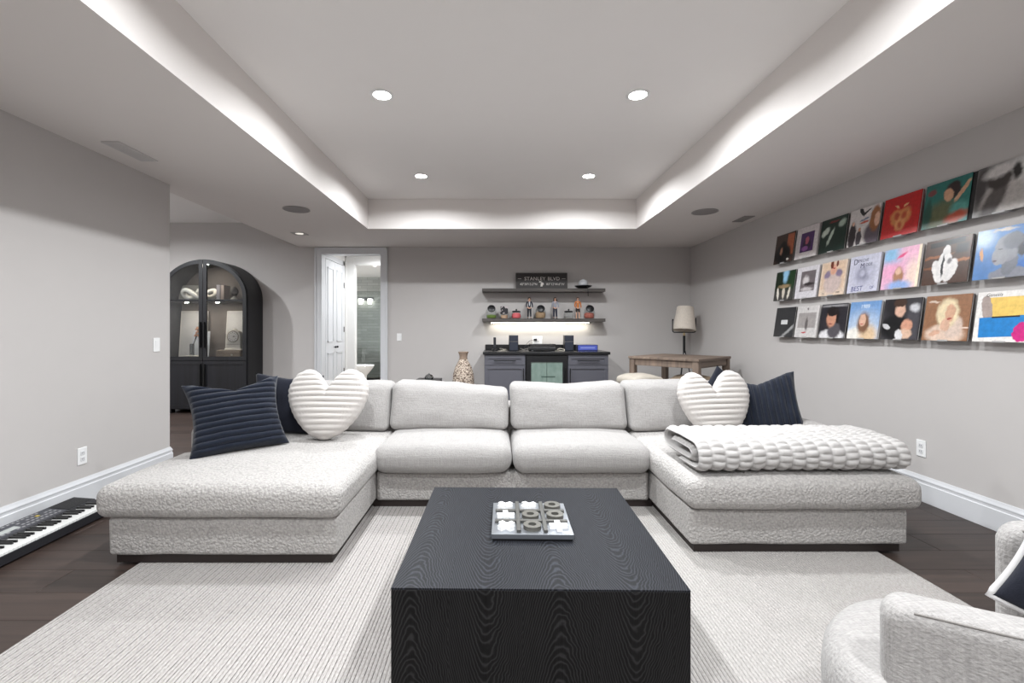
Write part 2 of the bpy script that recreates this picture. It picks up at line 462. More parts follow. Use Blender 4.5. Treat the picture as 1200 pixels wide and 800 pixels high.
# ------------------------------------------------------------------ hallway and bathroom behind the doorway
HW = mat('hall_paint', (235, 234, 232), 0.7, var=0.01)
HX0, HX1, HY0, HY1, HZ = -2.79, -1.25, YB + .14, 8.48, 2.62
wall('wall_hall_left', [(HX0 - .1, HX0, HY0, HY1, 0, HZ)], HW)
wall('wall_hall_right', [(HX1, HX1 + .1, HY0, HY1, 0, HZ)], HW)
wall('wall_hall_end', [(-4.3, -2.63, HY1, HY1 + .12, 0, HZ), (-1.70, -1.0, HY1, HY1 + .12, 0, HZ), (-2.63, -1.70, HY1, HY1 + .12, 2.457, HZ)], HW)
struct(MB().box(-4.4, -.9, HY0, 12.1, HZ, HZ + .1).build('ceiling_hall', HW))
struct(MB().box(-4.4, -.9, YB + .05, 12.1, -.1, 0.0).build('floor_hall', mat('hall_floor_tile', (120, 108, 98), 0.5, var=.1)))
casing('trim_2', -2.63, -1.70, 2.457, HY1, .155, HW, .12)

def tiled(name, c, tw=.30, th=.075):
    m, nt, p = base_mat(name); L = nt.links.new
    tc = nd(nt, 'ShaderNodeTexCoord'); sx = nd(nt, 'ShaderNodeSeparateXYZ'); cx = nd(nt, 'ShaderNodeCombineXYZ')
    L(tc.outputs['Object'], sx.inputs[0])
    a = nd(nt, 'ShaderNodeMath', operation='ADD'); L(sx.outputs[0], a.inputs[0]); L(sx.outputs[1], a.inputs[1])
    L(a.outputs[0], cx.inputs[0]); L(sx.outputs[2], cx.inputs[1])
    br = nd(nt, 'ShaderNodeTexBrick'); br.inputs['Scale'].default_value = 1; br.inputs['Brick Width'].default_value = tw; br.inputs['Row Height'].default_value = th
    br.inputs['Mortar Size'].default_value = .004; br.inputs['Mortar Smooth'].default_value = .3
    col = lin(c)
    br.inputs['Color1'].default_value = col; br.inputs['Color2'].default_value = tuple(x * .82 for x in col[:3]) + (1,); br.inputs['Mortar'].default_value = tuple(x * .55 for x in col[:3]) + (1,)
    L(cx.outputs[0], br.inputs['Vector']); L(br.outputs['Color'], p.inputs['Base Color'])
    nzt = nd(nt, 'ShaderNodeTexNoise'); nzt.inputs['Scale'].default_value = 9
    ad = nd(nt, 'ShaderNodeMath', operation='MULTIPLY_ADD'); ad.inputs[1].default_value = -1.0; L(br.outputs['Fac'], ad.inputs[0]); L(nzt.outputs['Fac'], ad.inputs[2])
    bp = nd(nt, 'ShaderNodeBump'); bp.inputs['Strength'].default_value = .5; bp.inputs['Distance'].default_value = .006
    L(ad.outputs[0], bp.inputs['Height']); L(bp.outputs[0], p.inputs['Normal'])
    p.inputs['Roughness'].default_value = .12
    return m
TILE = tiled('shower_tile', (196, 198, 195))
wall('wall_bath_back', [(-4.3, -1.0, 11.9, 12.0, 0, HZ)], TILE)
wall('wall_bath_left', [(-4.4, -4.3, 8.6, 12.0, 0, HZ)], HW)
wall('wall_bath_right', [(-1.0, -.9, 8.6, 12.0, 0, HZ)], HW)

# closet doors on the hall's left wall
cd = struct(bpy.data.objects.new('door_1', None)); COL.objects.link(cd); cd.location = (HX0, 0, 0)
for k, (a, b_) in enumerate(((7.40, 7.83), (7.835, 8.27))):
    q = MB().box(.002, .030, a, b_, .01, 2.40)
    leaf = q.build('door_leaf', TRIM, cd)
    for (z0, z1) in ((.16, .86), (1.04, 2.28)):
        fr = MB()
        for (yy0, yy1, zz0, zz1) in ((a + .08, b_ - .08, z0, z0 + .02), (a + .08, b_ - .08, z1 - .02, z1), (a + .08, a + .1, z0, z1), (b_ - .1, b_ - .08, z0, z1)):
            fr.box(.030, .040, yy0, yy1, zz0, zz1)
        fr.build('panel_moulding', TRIM, leaf)
    kb = MB().lathe([(.008, .03), (.008, .05), (.018, .055), (.02, .065), (.012, .075), (.0, .076)], 14, (0, (b_ - .04) if k == 0 else (a + .04), .95), axis='x')
    kb.build('knob', BLACKM, leaf)
for z in (.5, 1.25, 2.05):
    MB().lathe([(.008, -.05), (.008, .05)], 8, (.036, 8.285, z)).build('hinge', mat('hinge_metal', (70, 68, 66), .4, metal=.8), cd)
fr = MB()
fr.box(0, .02, 8.29, 8.37, 0, 2.5); fr.box(0, .02, 7.37, 8.37, 2.415, 2.5)
fr.build('frame', TRIM, cd)

# toilet facing +x
t = thing('toilet', 'white ceramic toilet in the bathroom beyond the doorway', 'toilet', (-3.16, 10.7, 0.0))
CER = mat('ceramic', (240, 240, 238), .12, var=.01)
def oval(cx, rx, ry, z, n=28): return [(cx + rx * math.cos(2 * PI * i / n), ry * math.sin(2 * PI * i / n), z) for i in range(n)]
MB().rings([oval(-.03, .17, .11, 0), oval(-.03, .16, .10, .06), oval(-.02, .16, .10, .18), oval(0, .23, .16, .28), oval(.02, .28, .185, .37), oval(.02, .285, .19, .39)]).build('bowl', CER, t, 40)
MB().rings([oval(.02, .29, .195, .391), oval(.02, .295, .2, .405), oval(.02, .28, .185, .425), oval(.02, .2, .13, .43)]).build('seat_lid', CER, t, 40)
tk = MB().bbox(-.46, -.28, -.2, .2, .36, .76, .03, 3).build('tank', CER, t, 40)
MB().bbox(-.475, -.27, -.21, .21, .761, .795, .012, 2).build('tank_lid', CER, tk, 40)
# shower screen
s = thing('shower_screen', 'clear glass shower screen with slim dark edges in front of tiles', 'shower screen', (-3.25, 11.3, 0))
MB().box(-.45, 1.3, -.004, .004, .04, 2.2).build('pane', glass('shower_glass', (240, 243, 242), .06), s)
MB().box(-.47, 1.32, -.012, .012, 0.0, .04).build('bottom_rail', BLACKM, s)
MB().box(-.47, -.45, -.012, .012, .04, 2.2).build('edge_profile', BLACKM, s)
# wall lamp
s = thing('wall_lamp', 'glowing white two-shade wall lamp in the tiled bathroom', 'lamp', (-3.38, 11.9, 2.03))
MB().bbox(-.2, .2, -.03, 0, -.03, .06, .008, 2).build('backplate', CHROME, s)
for dx in (-.12, .12):
    MB().lathe([(.045, -.12), (.055, .0), (.05, .02)], 16, (dx, -.09, 0)).build('shade', emit('sconce_glow', (255, 252, 245), 6), s, 40)

# ------------------------------------------------------------------ recessed lamps
LENS = emit('lamp_lens', (255, 252, 246), 30)
def downlight(label, loc, watts, r=.062, group='recessed ceiling lamps', color=(.945, .977, 1.0), spread=164):
    t = thing('recessed_light', label, 'light', loc, group=group)
    MB().lathe([(r, -.006), (r + .004, -.008), (r + .022, -.003), (r + .022, -.0005), (r, -.0005)], 36, cap=False).build('trim_ring', WHITE, t, 40)
    MB().lathe([(r, -.004), (r, -.001)], 36).build('lens', LENS, t)
    if watts:
        l = bpy.data.lights.new('lamp_light', 'AREA'); l.shape = 'DISK'; l.size = 2 * r * .9; l.energy = watts; l.color = color; l.spread = R(spread)
        lo = bpy.data.objects.new('lamp_light', l); COL.objects.link(lo); lo.parent = t; lo.location = (0, 0, -.0085)
    return t
for nm, loc in (('nearer left of the four ceiling lamps in view', (-.82, 3.29, ZT)), ('nearer right of the four ceiling lamps in view', (1.03, 3.29, ZT)),
                ('farther left of the four ceiling lamps in view', (-.82, 5.02, ZT)), ('farther right of the four ceiling lamps in view', (1.03, 5.02, ZT)),
                ('round lit lamp in the tray ceiling above the coffee table, left', (-.82, 1.56, ZT)), ('round lit lamp in the tray ceiling above the coffee table, right', (1.03, 1.56, ZT)),
                ('round lit lamp in the tray ceiling behind the camera, left', (-.82, -.17, ZT)), ('round lit lamp in the tray ceiling behind the camera, right', (1.03, -.17, ZT)),
                ('rearmost added unseen lamp in the tray ceiling behind the camera for frontal light, left', (-.82, -1.9, ZT)), ('rearmost added unseen lamp in the tray ceiling behind the camera for frontal light, right', (1.03, -1.9, ZT))):  # rearmost pair is added, unseen, to light the sofa fronts
    downlight(nm.replace('camera', 'armchair') if 'camera' in nm else nm, loc, TRAY_W * (1.2 if loc[1] > 5 else 1))
downlight('round lit lamp in the alcove ceiling left of the arched cabinet', (-4.95, 5.5, ZT), ALCOVE_W)
downlight('round lamp added in the alcove ceiling to brighten the arched cabinet front', (-4.75, 3.6, ZT), ALCOVE_W)  # added lamp, brightens the cabinet front and its contents
downlight('round lit lamp in the white hallway ceiling', (-2.0, 7.95, HZ), HALL_W)
downlight('round lit lamp in the bathroom ceiling by the toilet', (-2.6, 9.75, HZ), BATH_W, r=.08)

# other things in the soffit
SPK = mat('speaker_mesh', (150, 146, 145), .8, bump=.3, bscale=900, bdist=.001)
for lb, x, y in (('round grey ceiling speaker above the arched cabinet side', -2.16, 4.94), ('round grey ceiling speaker above the album wall side', 2.32, 5.04)):
    t = thing('ceiling_speaker', lb, 'speaker', (x, y, ZS), group='ceiling speakers')
    MB().lathe([(.138, -.004), (.140, -.006), (.128, -.008), (.128, -.0005), (.138, -.0005)], 40, cap=False).build('rim', mat('speaker_rim', (165, 161, 160), .7), t, 40)
    MB().lathe([(.127, -.006), (.127, -.001)], 40).build('grille', SPK, t)
def vent(label, x, y, wx, wy, n, c):
    t = thing('ceiling_vent', label, 'vent', (x, y, ZS))
    m = mat('vent_paint_%d' % c[0], c, .6)
    b = MB(); e = .022
    b.box(-wx / 2, wx / 2, -wy / 2, -wy / 2 + e, -.008, -.001); b.box(-wx / 2, wx / 2, wy / 2 - e, wy / 2, -.008, -.001)
    b.box(-wx / 2, -wx / 2 + e, -wy / 2 + e, wy / 2 - e, -.008, -.001); b.box(wx / 2 - e, wx / 2, -wy / 2 + e, wy / 2 - e, -.008, -.001)
    b.build('frame', m, t)
    MB().box(-wx / 2 + e, wx / 2 - e, -wy / 2 + e, wy / 2 - e, -.002, -.001).build('duct', DARKSLOT if c[0] < 190 else mat('duct_grey', (120, 117, 116), .8), t)
    ws = wx - 2 * e
    sl = None
    for i in range(n):
        xx = -ws / 2 + ws * (i + .5) / n
        if sl is None:
            sl = MB().box(-ws / n * .36, ws / n * .36, -wy / 2 + e, wy / 2 - e, -.007, -.003).build('slat', m, t); sl.location.x = xx
        else:
            c2 = sl.copy(); COL.objects.link(c2); c2.parent = t; c2.location = (xx, 0, 0)
vent('long white ceiling register over the plain left wall', -2.675, 3.34, .13, .36, 6, (205, 202, 201))
vent('small grey ceiling vent over the album wall', 2.92, 5.36, .12, .28, 5, (150, 146, 144))
t = thing('ceiling_spotlight', 'small square recessed spotlight in soffit by the doorway', 'light', (-2.66, 6.18, ZS))
MB().frame([(-.09, -.09), (.09, -.09), (.09, .09), (-.09, .09)], [(-.06, -.06), (.06, -.06), (.06, .06), (-.06, .06)], .0005, .006).build('trim_ring', mat('spot_trim', (170, 167, 166), .6), t, rot=(R(-90), 0, 0))
MB().lathe([(.05, -.004), (.05, -.001)], 20).build('lens', emit('spot_lens', (255, 250, 240), .7), t)

# ------------------------------------------------------------------ rug
RUGX0, RUGX1, RUGY0, RUGY1, RUGZ = -1.88, 2.12, -.55, 3.35, .012
def rug_mat(name, c, c2, s):
    m, nt, p = base_mat(name); L = nt.links.new
    v = coords(nt, (400, s, 100)); n = nd(nt, 'ShaderNodeTexNoise'); n.inputs['Scale'].default_value = 1; n.inputs['Detail'].default_value = 2
    L(v, n.inputs['Vector'])
    v2 = coords(nt, (330, 120, 100)); n2 = nd(nt, 'ShaderNodeTexNoise'); n2.inputs['Scale'].default_value = 1; n2.inputs['Detail'].default_value = 3; L(v2, n2.inputs['Vector'])
    mx = nd(nt, 'ShaderNodeMix', data_type='RGBA'); mx.inputs['A'].default_value = lin(c); mx.inputs['B'].default_value = lin(c2)
    mr = nd(nt, 'ShaderNodeMapRange'); mr.inputs['From Min'].default_value = .36; mr.inputs['From Max'].default_value = .64; L(n.outputs['Fac'], mr.inputs['Value'])
    L(mr.outputs[0], mx.inputs['Factor']); L(mx.outputs['Result'], p.inputs['Base Color'])
    bp = nd(nt, 'ShaderNodeBump'); bp.inputs['Strength'].default_value = .6; bp.inputs['Distance'].default_value = .003
    L(n2.outputs['Fac'], bp.inputs['Height']); L(bp.outputs[0], p.inputs['Normal'])
    p.inputs['Roughness'].default_value = .95; p.inputs['Specular IOR Level'].default_value = .1
    return m
b = MB(); rng = random.Random(3)
pts = []; mi = []
x = RUGX0
pts += [(x, .001), (x, .007)]; mi += [0, 0]
kk = 0
while x < RUGX1 - .004:
    wd = .0155 + rng.uniform(-.0007, .0007); wd = min(wd, RUGX1 - x)
    for q, h in ((.12, .0102), (.4, .0117), (.7, .0112), (.91, .0098)):
        pts.append((x + wd * q, h)); mi.append(0)
    gm = rng.choice((1, 1, 1, 2)) if kk % 2 == 0 else rng.choice((2, 0, 0))
    kk += 1
    x += wd
    mi[-1] = gm
    pts.append((x - .0006, .0068)); mi.append(gm)
    pts.append((x, .007)); mi.append(0)
pts.append((RUGX1, .001)); mi.append(0)
NY = 3
ys = [RUGY0 + (RUGY1 - RUGY0) * i / NY for i in range(NY + 1)]
n = len(pts); vs = [(px, yy, pz) for yy in ys for px, pz in pts]; 
for i in range(n - 1):
    for k in range(NY):
        b.add([], []); 
b.v = vs
for k in range(NY):
    for i in range(n - 1):
        b.f.append((k * n + i, k * n + i + 1, (k + 1) * n + i + 1, (k + 1) * n + i)); b.m.append(mi[i])
rug = b.build('area_rug', [rug_mat('rug_wool', (177, 173, 170), (152, 148, 145), 70), rug_mat('rug_gap_dark', (66, 64, 62), (142, 138, 135), 60), rug_mat('rug_gap_mid', (108, 104, 102), (164, 160, 157), 60)])
tag(rug, 'large ivory ribbed rug with thin dark lines under the coffee table', 'rug')

# ------------------------------------------------------------------ sectional sofa
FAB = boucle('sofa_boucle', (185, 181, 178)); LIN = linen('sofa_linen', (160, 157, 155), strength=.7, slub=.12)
DW = mat('dark_plinth', (38, 29, 27), .5)
SZ = .013
sofa = thing('sectional_sofa', 'large off-white boucle U-shaped sectional sofa with two chaises', 'sofa', (0.12, 3.2, 0))
SO = Vector((-.12, -3.2, 0))
def sb(name, m, b, smooth=True):
    o = b.build(name, m, sofa, smooth); o.location = SO; return o
def soft(seed, amp=.006, s=5):
    def f(x, y, z):
        return (x + amp * nz(x + seed, y, z, s), y + amp * nz(x, y + seed + 9, z, s), z + amp * nz(x, y, z + seed + 5, s))
    return f
for (x0, x1, y0) in ((-2.03, -.83, 2.38), (1.07, 2.27, 2.50)):
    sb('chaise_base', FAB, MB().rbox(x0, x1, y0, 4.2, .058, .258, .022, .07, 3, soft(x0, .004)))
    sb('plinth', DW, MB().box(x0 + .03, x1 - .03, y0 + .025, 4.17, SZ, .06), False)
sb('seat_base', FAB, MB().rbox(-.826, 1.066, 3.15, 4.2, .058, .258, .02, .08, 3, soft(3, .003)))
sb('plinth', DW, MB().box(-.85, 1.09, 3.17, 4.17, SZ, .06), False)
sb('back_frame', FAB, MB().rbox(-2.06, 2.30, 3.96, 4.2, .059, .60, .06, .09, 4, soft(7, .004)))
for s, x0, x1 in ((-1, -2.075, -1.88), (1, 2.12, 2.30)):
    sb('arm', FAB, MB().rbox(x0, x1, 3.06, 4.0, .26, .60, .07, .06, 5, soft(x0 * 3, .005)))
def chaise_cushion(x0, x1, y0, xin, side, seed):
    cx, cy = (x0 + x1) / 2, (y0 + 3.7) / 2; hx, hy = (x1 - x0) / 2, (3.7 - y0) / 2
    def f(x, y, z):
        u, v = (x - cx) / hx, (y - cy) / hy
        t = max(0, min(1, (z - .30) / .12))
        z2 = z + t * .026 * max(0, 1 - abs(u) ** 3) * max(0, 1 - abs(v) ** 4) + .006 * nz(x + seed, y, z, 4) * t
        if z < .30: z2 -= .004 * (1 + nz(x, y + seed, 0, 3))
        k = max(0, min(1, (y - 2.97) / .06)); k = k * k * (3 - 2 * k)
        if side < 0 and x < xin: x = x + (xin - x) * k
        if side > 0 and x > xin: x = x + (xin - x) * k
        a = .007
        return (x + a * nz(x, y + seed, z, 3.5), y + a * nz(x + seed, y, z, 3.5), z2)
    sb('chaise_cushion', FAB, MB().rbox(x0, x1, y0, 3.7, .262, .432, .062, .035, 6, f))
chaise_cushion(-2.08, -.80, 2.335, -1.875, -1, 1.3)
chaise_cushion(1.045, 2.325, 2.445, 2.115, 1, 4.7)
def seat_cushion(x0, x1, seed):
    cx, hx = (x0 + x1) / 2, (x1 - x0) / 2
    def f(x, y, z):
        u = (x - cx) / hx; v = (y - 3.42) / .40
        t = max(0, min(1, (z - .28) / .15))
        z2 = z + t * .024 * max(0, 1 - abs(u) ** 3.0) * max(0, 1 - abs(v) ** 3) + .005 * nz(x + seed, y, z, 5) * t - (1 - t) * .006 * (nz(x, seed, 0, 4))
        y2 = y - (.02 * max(0, 1 - u ** 4) if v < -.6 else 0)
        return (x + .004 * nz(x, y, z + seed, 6), y2, z2)
    sb('seat_cushion', LIN, MB().rbox(x0, x1, 3.06, 3.82, .262, .448, .085, .035, 7, f))
seat_cushion(-.838, .116, 2.1); seat_cushion(.121, 1.075, 6.4)
def back_cushion(x0, x1, tops, seed, yb=3.55, z0=.452):
    cx, hx = (x0 + x1) / 2, (x1 - x0) / 2
    zt = .80; th = .27
    def f(x, y, z):
        u = (x - cx) / hx; w = (z - z0) / (zt - z0)
        q = (u + 1) / 2 * (len(tops) - 1); i = min(int(max(q, 0)), len(tops) - 2); fr = max(0, min(1, q - i)); fr = fr * fr * (3 - 2 * fr)
        top = tops[i] * (1 - fr) + tops[i + 1] * fr
        z2 = z0 + w * (top - z0)
        y2 = y + .20 * w * .6
        bul = max(0, 1 - abs(u) ** 3) * max(0, 1 - abs(2 * w - 1) ** 2.5)
        if y < yb + th / 2: y2 -= .04 * bul
        y2 += .009 * nz(x * 1.0 + seed, y * .3, z * 1.6, 6) + .005 * nz(x * .6 + seed, 0, z * 3, 9)
        return (x + .006 * nz(seed, y, z, 7), y2, z2 + .005 * nz(x + seed, y, 0, 7))
    sb('back_cushion', LIN, MB().rbox(x0, x1, yb, yb + th, z0, zt, .055, .03, 6, f))
back_cushion(-.835, .105, [.818, .815, .80, .775, .755], 3.3)
back_cushion(.122, 1.045, [.805, .80, .782, .80, .812], 8.1)
back_cushion(-1.80, -.842, [.80, .81, .81, .815, .81], 5.2, z0=.44)
back_cushion(1.052, 2.06, [.812, .822, .82, .81, .80], 1.9, z0=.44)

# ------------------------------------------------------------------ cushions thrown on the sofa
def fuzz(name, c, var=.1): return mat(name, c, .95, var=var, vscale=60, bump=.5, bscale=500, bdist=.003, spec=.1, sheen=.2)
CREAM = fuzz('cream_plush', (198, 193, 189), .04)
NAVY = fuzz('navy_plush', (30, 35, 47), .25)
NAVYP = mat('navy_felt', (34, 36, 45), .95, var=.3, vscale=180, bump=.4, bscale=300, spec=.1, sheen=.1)
def heart_outline(n):
    half = [(0, .48), (.12, .66), (.31, .91), (.52, 1.0), (.78, .90), (.95, .62), (1.0, .32), (.93, -.02), (.76, -.40), (.50, -.74), (.24, -.93)]
    K = half + [(0, -1.0)] + [(-x, y) for x, y in reversed(half[1:])]
    m_ = len(K); out = []
    for i in range(n):
        t = i / n * m_; k = int(t); s = t - k
        p = [Vector(K[(k + d_) % m_]) for d_ in (-1, 0, 1, 2)]
        q = .5 * ((2 * p[1]) + (-p[0] + p[2]) * s + (2 * p[0] - 5 * p[1] + 4 * p[2] - p[3]) * s * s + (-p[0] + 3 * p[1] - 3 * p[2] + p[3]) * s ** 3)
        out.append((q.x, q.y))
    return out
def heart_pillow(label, loc, rot, wd, ht, th, group):
    n, k = 160, 72; P = heart_outline(n); b = MB(); vs = []; fs = []
    # blunt the lower tip and round the whole outline
    Q = []
    for x, y in P:
        Q.append((x * wd / 2, y * ht / 2))
    for _ in range(2): Q = [((Q[i - 1][0] + 2 * Q[i][0] + Q[(i + 1) % n][0]) / 4, (Q[i - 1][1] + 2 * Q[i][1] + Q[(i + 1) % n][1]) / 4) for i in range(n)]
    pitch = ht / 13.0
    for side in (-1, 1):
        o = len(vs)
        vs.append((0, side * th, .0))
        for r in range(1, k + 1):
            t = r / k
            for x, z in Q:
                px, pz = x * t, z * t
                base = th * max(0, 1 - t ** 2.6) ** .52
                rib = abs(math.sin(PI * pz / pitch + .6 * nz(px, pz, side, 3)))
                yy = side * (base + .017 * (rib ** .5) * min(1, (1 - t) * 6 + .25)) if r < k else 0
                s = 1 + (.02 * (rib - .5) if r >= k - 2 else 0)
                vs.append((px * s, yy, pz * s))
        for i in range(n):
            j = (i + 1) % n
            fs.append((o, o + 1 + i, o + 1 + j))
            for r in range(k - 1):
                a = o + 1 + r * n; c = a + n
                fs.append((a + i, c + i, c + j, a + j))
    # weld outline of both sides
    last = 1 + (k - 1) * n; tot = 1 + k * n
    fs = [tuple((v - tot if v >= tot + last else v) for v in f) for f in fs]
    b.add(vs, fs)
    o = b.build('heart_pillow', CREAM, None, True, loc, rot)
    return tag(o, label, 'pillow', group)
heart_pillow('cream ribbed heart pillow beside the dark pillows on the left chaise', (-1.215, 3.30, .705), (R(-20), 0, R(4)), .57, .51, .085, 'heart pillows')
heart_pillow('cream ribbed heart pillow behind the folded bubble blanket', (1.605, 3.33, .69), (R(-16), R(-4), R(-6)), .50, .50, .085, 'heart pillows')

def square_pillow(name, label, m, loc, rot, wd, ht, th, pitch=0, amp=.0, vert=False, chop=.04, seed=0, n=64, group=None, pinch=.09):
    vs = []; fs = []
    for side in (-1, 1):
        for j in range(n + 1):
            for i in range(n + 1):
                u = -1 + 2 * i / n; v = -1 + 2 * j / n
                px = u * wd / 2 * (1 - pinch * (1 - v * v)); pz = v * ht / 2 * (1 - .07 * (1 - u * u))
                pz -= chop * max(0, 1 - abs(u) * 1.25) * max(0, v) ** 2
                e = max(0, (1 - u * u) * (1 - v * v))
                base = th * e ** .42
                wr = .010 * nz(px + seed, pz, side * 2.0, 9) * min(1, e * 5)
                ph = (px if vert else pz) / pitch * PI if pitch else 0
                rib = (abs(math.sin(ph + .35 * nz(px + seed, pz, 0, 6))) ** .5) if pitch else 0
                edge = (i in (0, n) or j in (0, n))
                yy = 0 if edge else side * (base + amp * rib * min(1, e * 12) + wr)
                vs.append((px, yy, pz))
    m1 = (n + 1) ** 2
    def fix(k):
        if k >= m1:
            q = k - m1
            if q % (n + 1) in (0, n) or q // (n + 1) in (0, n): return q
        return k
    for s in (0, 1):
        for j in range(n):
            for i in range(n):
                a = s * m1 + j * (n + 1) + i
                fs.append(tuple(fix(q) for q in (a, a + 1, a + n + 2, a + n + 1)))
    o = MB().add(vs, fs).build(name, m, None, True, loc, rot)
    return tag(o, label, 'pillow', group)
square_pillow('throw_pillow', 'navy ribbed plush pillow leaning at the end of the left chaise', NAVY, (-1.72, 3.03, .672), (R(-27), R(-3), R(38)), .58, .50, .085, .039, .022, chop=.07, seed=2, n=120, pinch=.15)
square_pillow('throw_pillow', 'plain dark navy pillow wedged between ribbed navy pillow and heart', NAVYP, (-1.585, 3.46, .675), (R(-14), R(3), R(10)), .50, .46, .07, chop=.02, seed=5, n=32)
square_pillow('throw_pillow', 'navy ribbed plush pillow with raised corner behind the folded blanket', NAVY, (1.965, 3.36, .675), (R(-18), R(-10), R(-28)), .50, .47, .085, .039, .022, vert=True, chop=.06, seed=8, n=120)
square_pillow('throw_pillow', 'plain dark pillow mostly hidden, tip showing above the right heart pillow', NAVYP, (1.755, 3.49, .705), (R(-14), R(38), R(-8)), .38, .38, .045, chop=.0, seed=11, n=32)

# ------------------------------------------------------------------ folded bubble blanket
def blanket():
    t = thing('folded_blanket', 'thick cream bubble-knit blanket folded on the right chaise', 'blanket', (1.70, 2.74, .446), (0, 0, R(1.5)))
    m = fuzz('blanket_plush', (186, 183, 181), .03)
    # path of the folded sheet in (y,z): over the front, across the top, down the back, then tucked in twice
    W = 1.19; th = .020
    prof = []
    def rr(y0, y1, z0, z1, r, a, b_):
        return None
    prof += [(.02, .020), (-.13, .020)]
    prof += arc(-.165, .068, .075, .048, 270, 180, 6)[1:]
    prof += arc(-.165, .085, .075, .070, 180, 90, 7)
    prof += [(-.08, .160), (.02, .165), (.10, .160)]
    prof += arc(.165, .105, .075, .052, 90, -90, 12)
    prof += [(.06, .052), (-.06, .052)]
    prof += arc(-.10, .083, .045, .030, 270, 90, 8)[1:]
    prof += [(-.02, .114), (.08, .112), (.13, .105)]
    # resample evenly
    P = [Vector((a, c)) for a, c in prof]; L = [0]
    for i in range(1, len(P)): L.append(L[-1] + (P[i] - P[i - 1]).length)
    ns = 460; path = []
    j = 0
    for i in range(ns + 1):
        d = L[-1] * i / ns
        while j < len(L) - 2 and L[j + 1] < d: j += 1
        q = (d - L[j]) / max(1e-6, L[j + 1] - L[j]); path.append((P[j].lerp(P[j + 1], min(1, q)), d))
    nx = 144; cell = W / 16; rowp = .034
    outer = []; inner = []
    for i, (p, d) in enumerate(path):
        a = path[max(0, i - 1)][0]; c = path[min(ns, i + 1)][0]; tg = (c - a).normalized(); nn = Vector((-tg.y, tg.x))
        if i < 4 or True:
            pass
        ro, ri = [], []
        for k in range(nx + 1):
            x = -W / 2 + W * k / nx
            u = (x + W / 2) / cell; ci = math.floor(u); fu = u - ci
            v = d / rowp + .5 * (ci % 2) + .5 * nz(ci * 3.7, d * 4, 1, 1.0) + .35 * nz(x * 6, d * 9, 2, 1)
            fv = v - math.floor(v)
            bub = (max(0, math.sin(PI * fu)) ** .5) * (.15 + .85 * max(0, math.sin(PI * fv)) ** .6)
            bub *= 1 + .35 * nz(ci * 1.3, math.floor(v) * 2.1, 3, 1)
            h = th * .5 + .018 * bub - .006
            wob = .006 * nz(x * 2, d * 2, 5, 2)
            # the end of the throw sags a little towards the right
            sag = -.02 * max(0, (x - .35)) * (p.y / .16) * 1.5
            e = min(1, (nx / 2 - abs(k - nx / 2)) / 2 + .15)
            q = p + nn * h * e; r_ = p - nn * th * .5 * e
            ro.append((x, q.x + wob, q.y + wob + sag)); ri.append((x, r_.x + wob, r_.y + wob + sag))
        outer.append(ro); inner.append(ri)
    b = MB(); n1 = nx + 1
    vs = [p for r in outer for p in r] + [p for r in inner for p in r]; off = (ns + 1) * n1; fs = []
    for i in range(ns):
        for k in range(nx):
            a = i * n1 + k
            fs.append((a, a + 1, a + n1 + 1, a + n1)); fs.append((off + a, off + a + n1, off + a + n1 + 1, off + a + 1))
    for i in range(ns):
        for k in (0, nx):
            a = i * n1 + k; fs.append((a, a + n1, off + a + n1, off + a))
    for k in range(nx):
        for i in (0, ns):
            a = i * n1 + k; fs.append((a, a + 1, off + a + 1, off + a))
    zmin = min(v[2] for v in vs)
    vs = [(x, y, z - zmin + .002) for x, y, z in vs]
    b.add(vs, fs); b.build('bubble_layer', m, t, True)
blanket()

# ------------------------------------------------------------------ coffee table
t = thing('coffee_table', 'black oak block coffee table in the middle of the rug', 'table', (.149, 1.905, RUGZ), (0, 0, R(-.9)))
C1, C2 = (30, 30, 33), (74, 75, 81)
TOPM = cathedral('table_veneer_top', (9, 9, 10), (54, 56, 63), 0, 1, .5, .237)  # same veneer, greyer on top: reflected light put into the colour
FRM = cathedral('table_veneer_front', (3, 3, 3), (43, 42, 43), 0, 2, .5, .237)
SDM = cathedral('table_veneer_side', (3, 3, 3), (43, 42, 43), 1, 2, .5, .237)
hw, hd, hh = .474, .4645, .408
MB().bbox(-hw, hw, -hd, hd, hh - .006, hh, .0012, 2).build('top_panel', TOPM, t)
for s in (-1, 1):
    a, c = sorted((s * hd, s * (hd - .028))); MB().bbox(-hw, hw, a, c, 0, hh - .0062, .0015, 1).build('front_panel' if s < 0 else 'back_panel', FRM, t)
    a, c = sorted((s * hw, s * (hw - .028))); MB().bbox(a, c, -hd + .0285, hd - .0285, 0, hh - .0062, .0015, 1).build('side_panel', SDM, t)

# tic-tac-toe board
TZ = RUGZ + hh
bd = thing('game_board', 'square metal tic-tac-toe board on the black coffee table', 'game board', (.148, 1.925, TZ), (0, 0, R(-1.2)))
PEW = mat('brushed_pewter', (176, 180, 186), .3, metal=.85, var=.05)
GUN = mat('gunmetal', (98, 97, 94), .45, metal=.6); DKB = mat('board_black', (20, 20, 22), .5)
MB().bbox(-.155, .155, -.155, .155, 0, .008, .001, 1).build('foot', DKB, bd)
MB().bbox(-.16, .16, -.16, .16, .008, .028, .002, 2).build('tray', PEW, bd)
for s in (-1, 1):
    MB().bbox(s * .053 - .008, s * .053 + .008, -.148, .148, .0282, .040, .001, 1).build('grid_bar', GUN, bd)
for s in (-1, 1):
    for x0, x1 in ((-.148, -.0612), (-.0448, .0448), (.0612, .148)):
        MB().bbox(x0, x1, s * .053 - .008, s * .053 + .008, .0282, .040, .001, 1).build('grid_bar', GUN, bd)
WPC = mat('white_piece', (244, 244, 244), .35, var=.01)
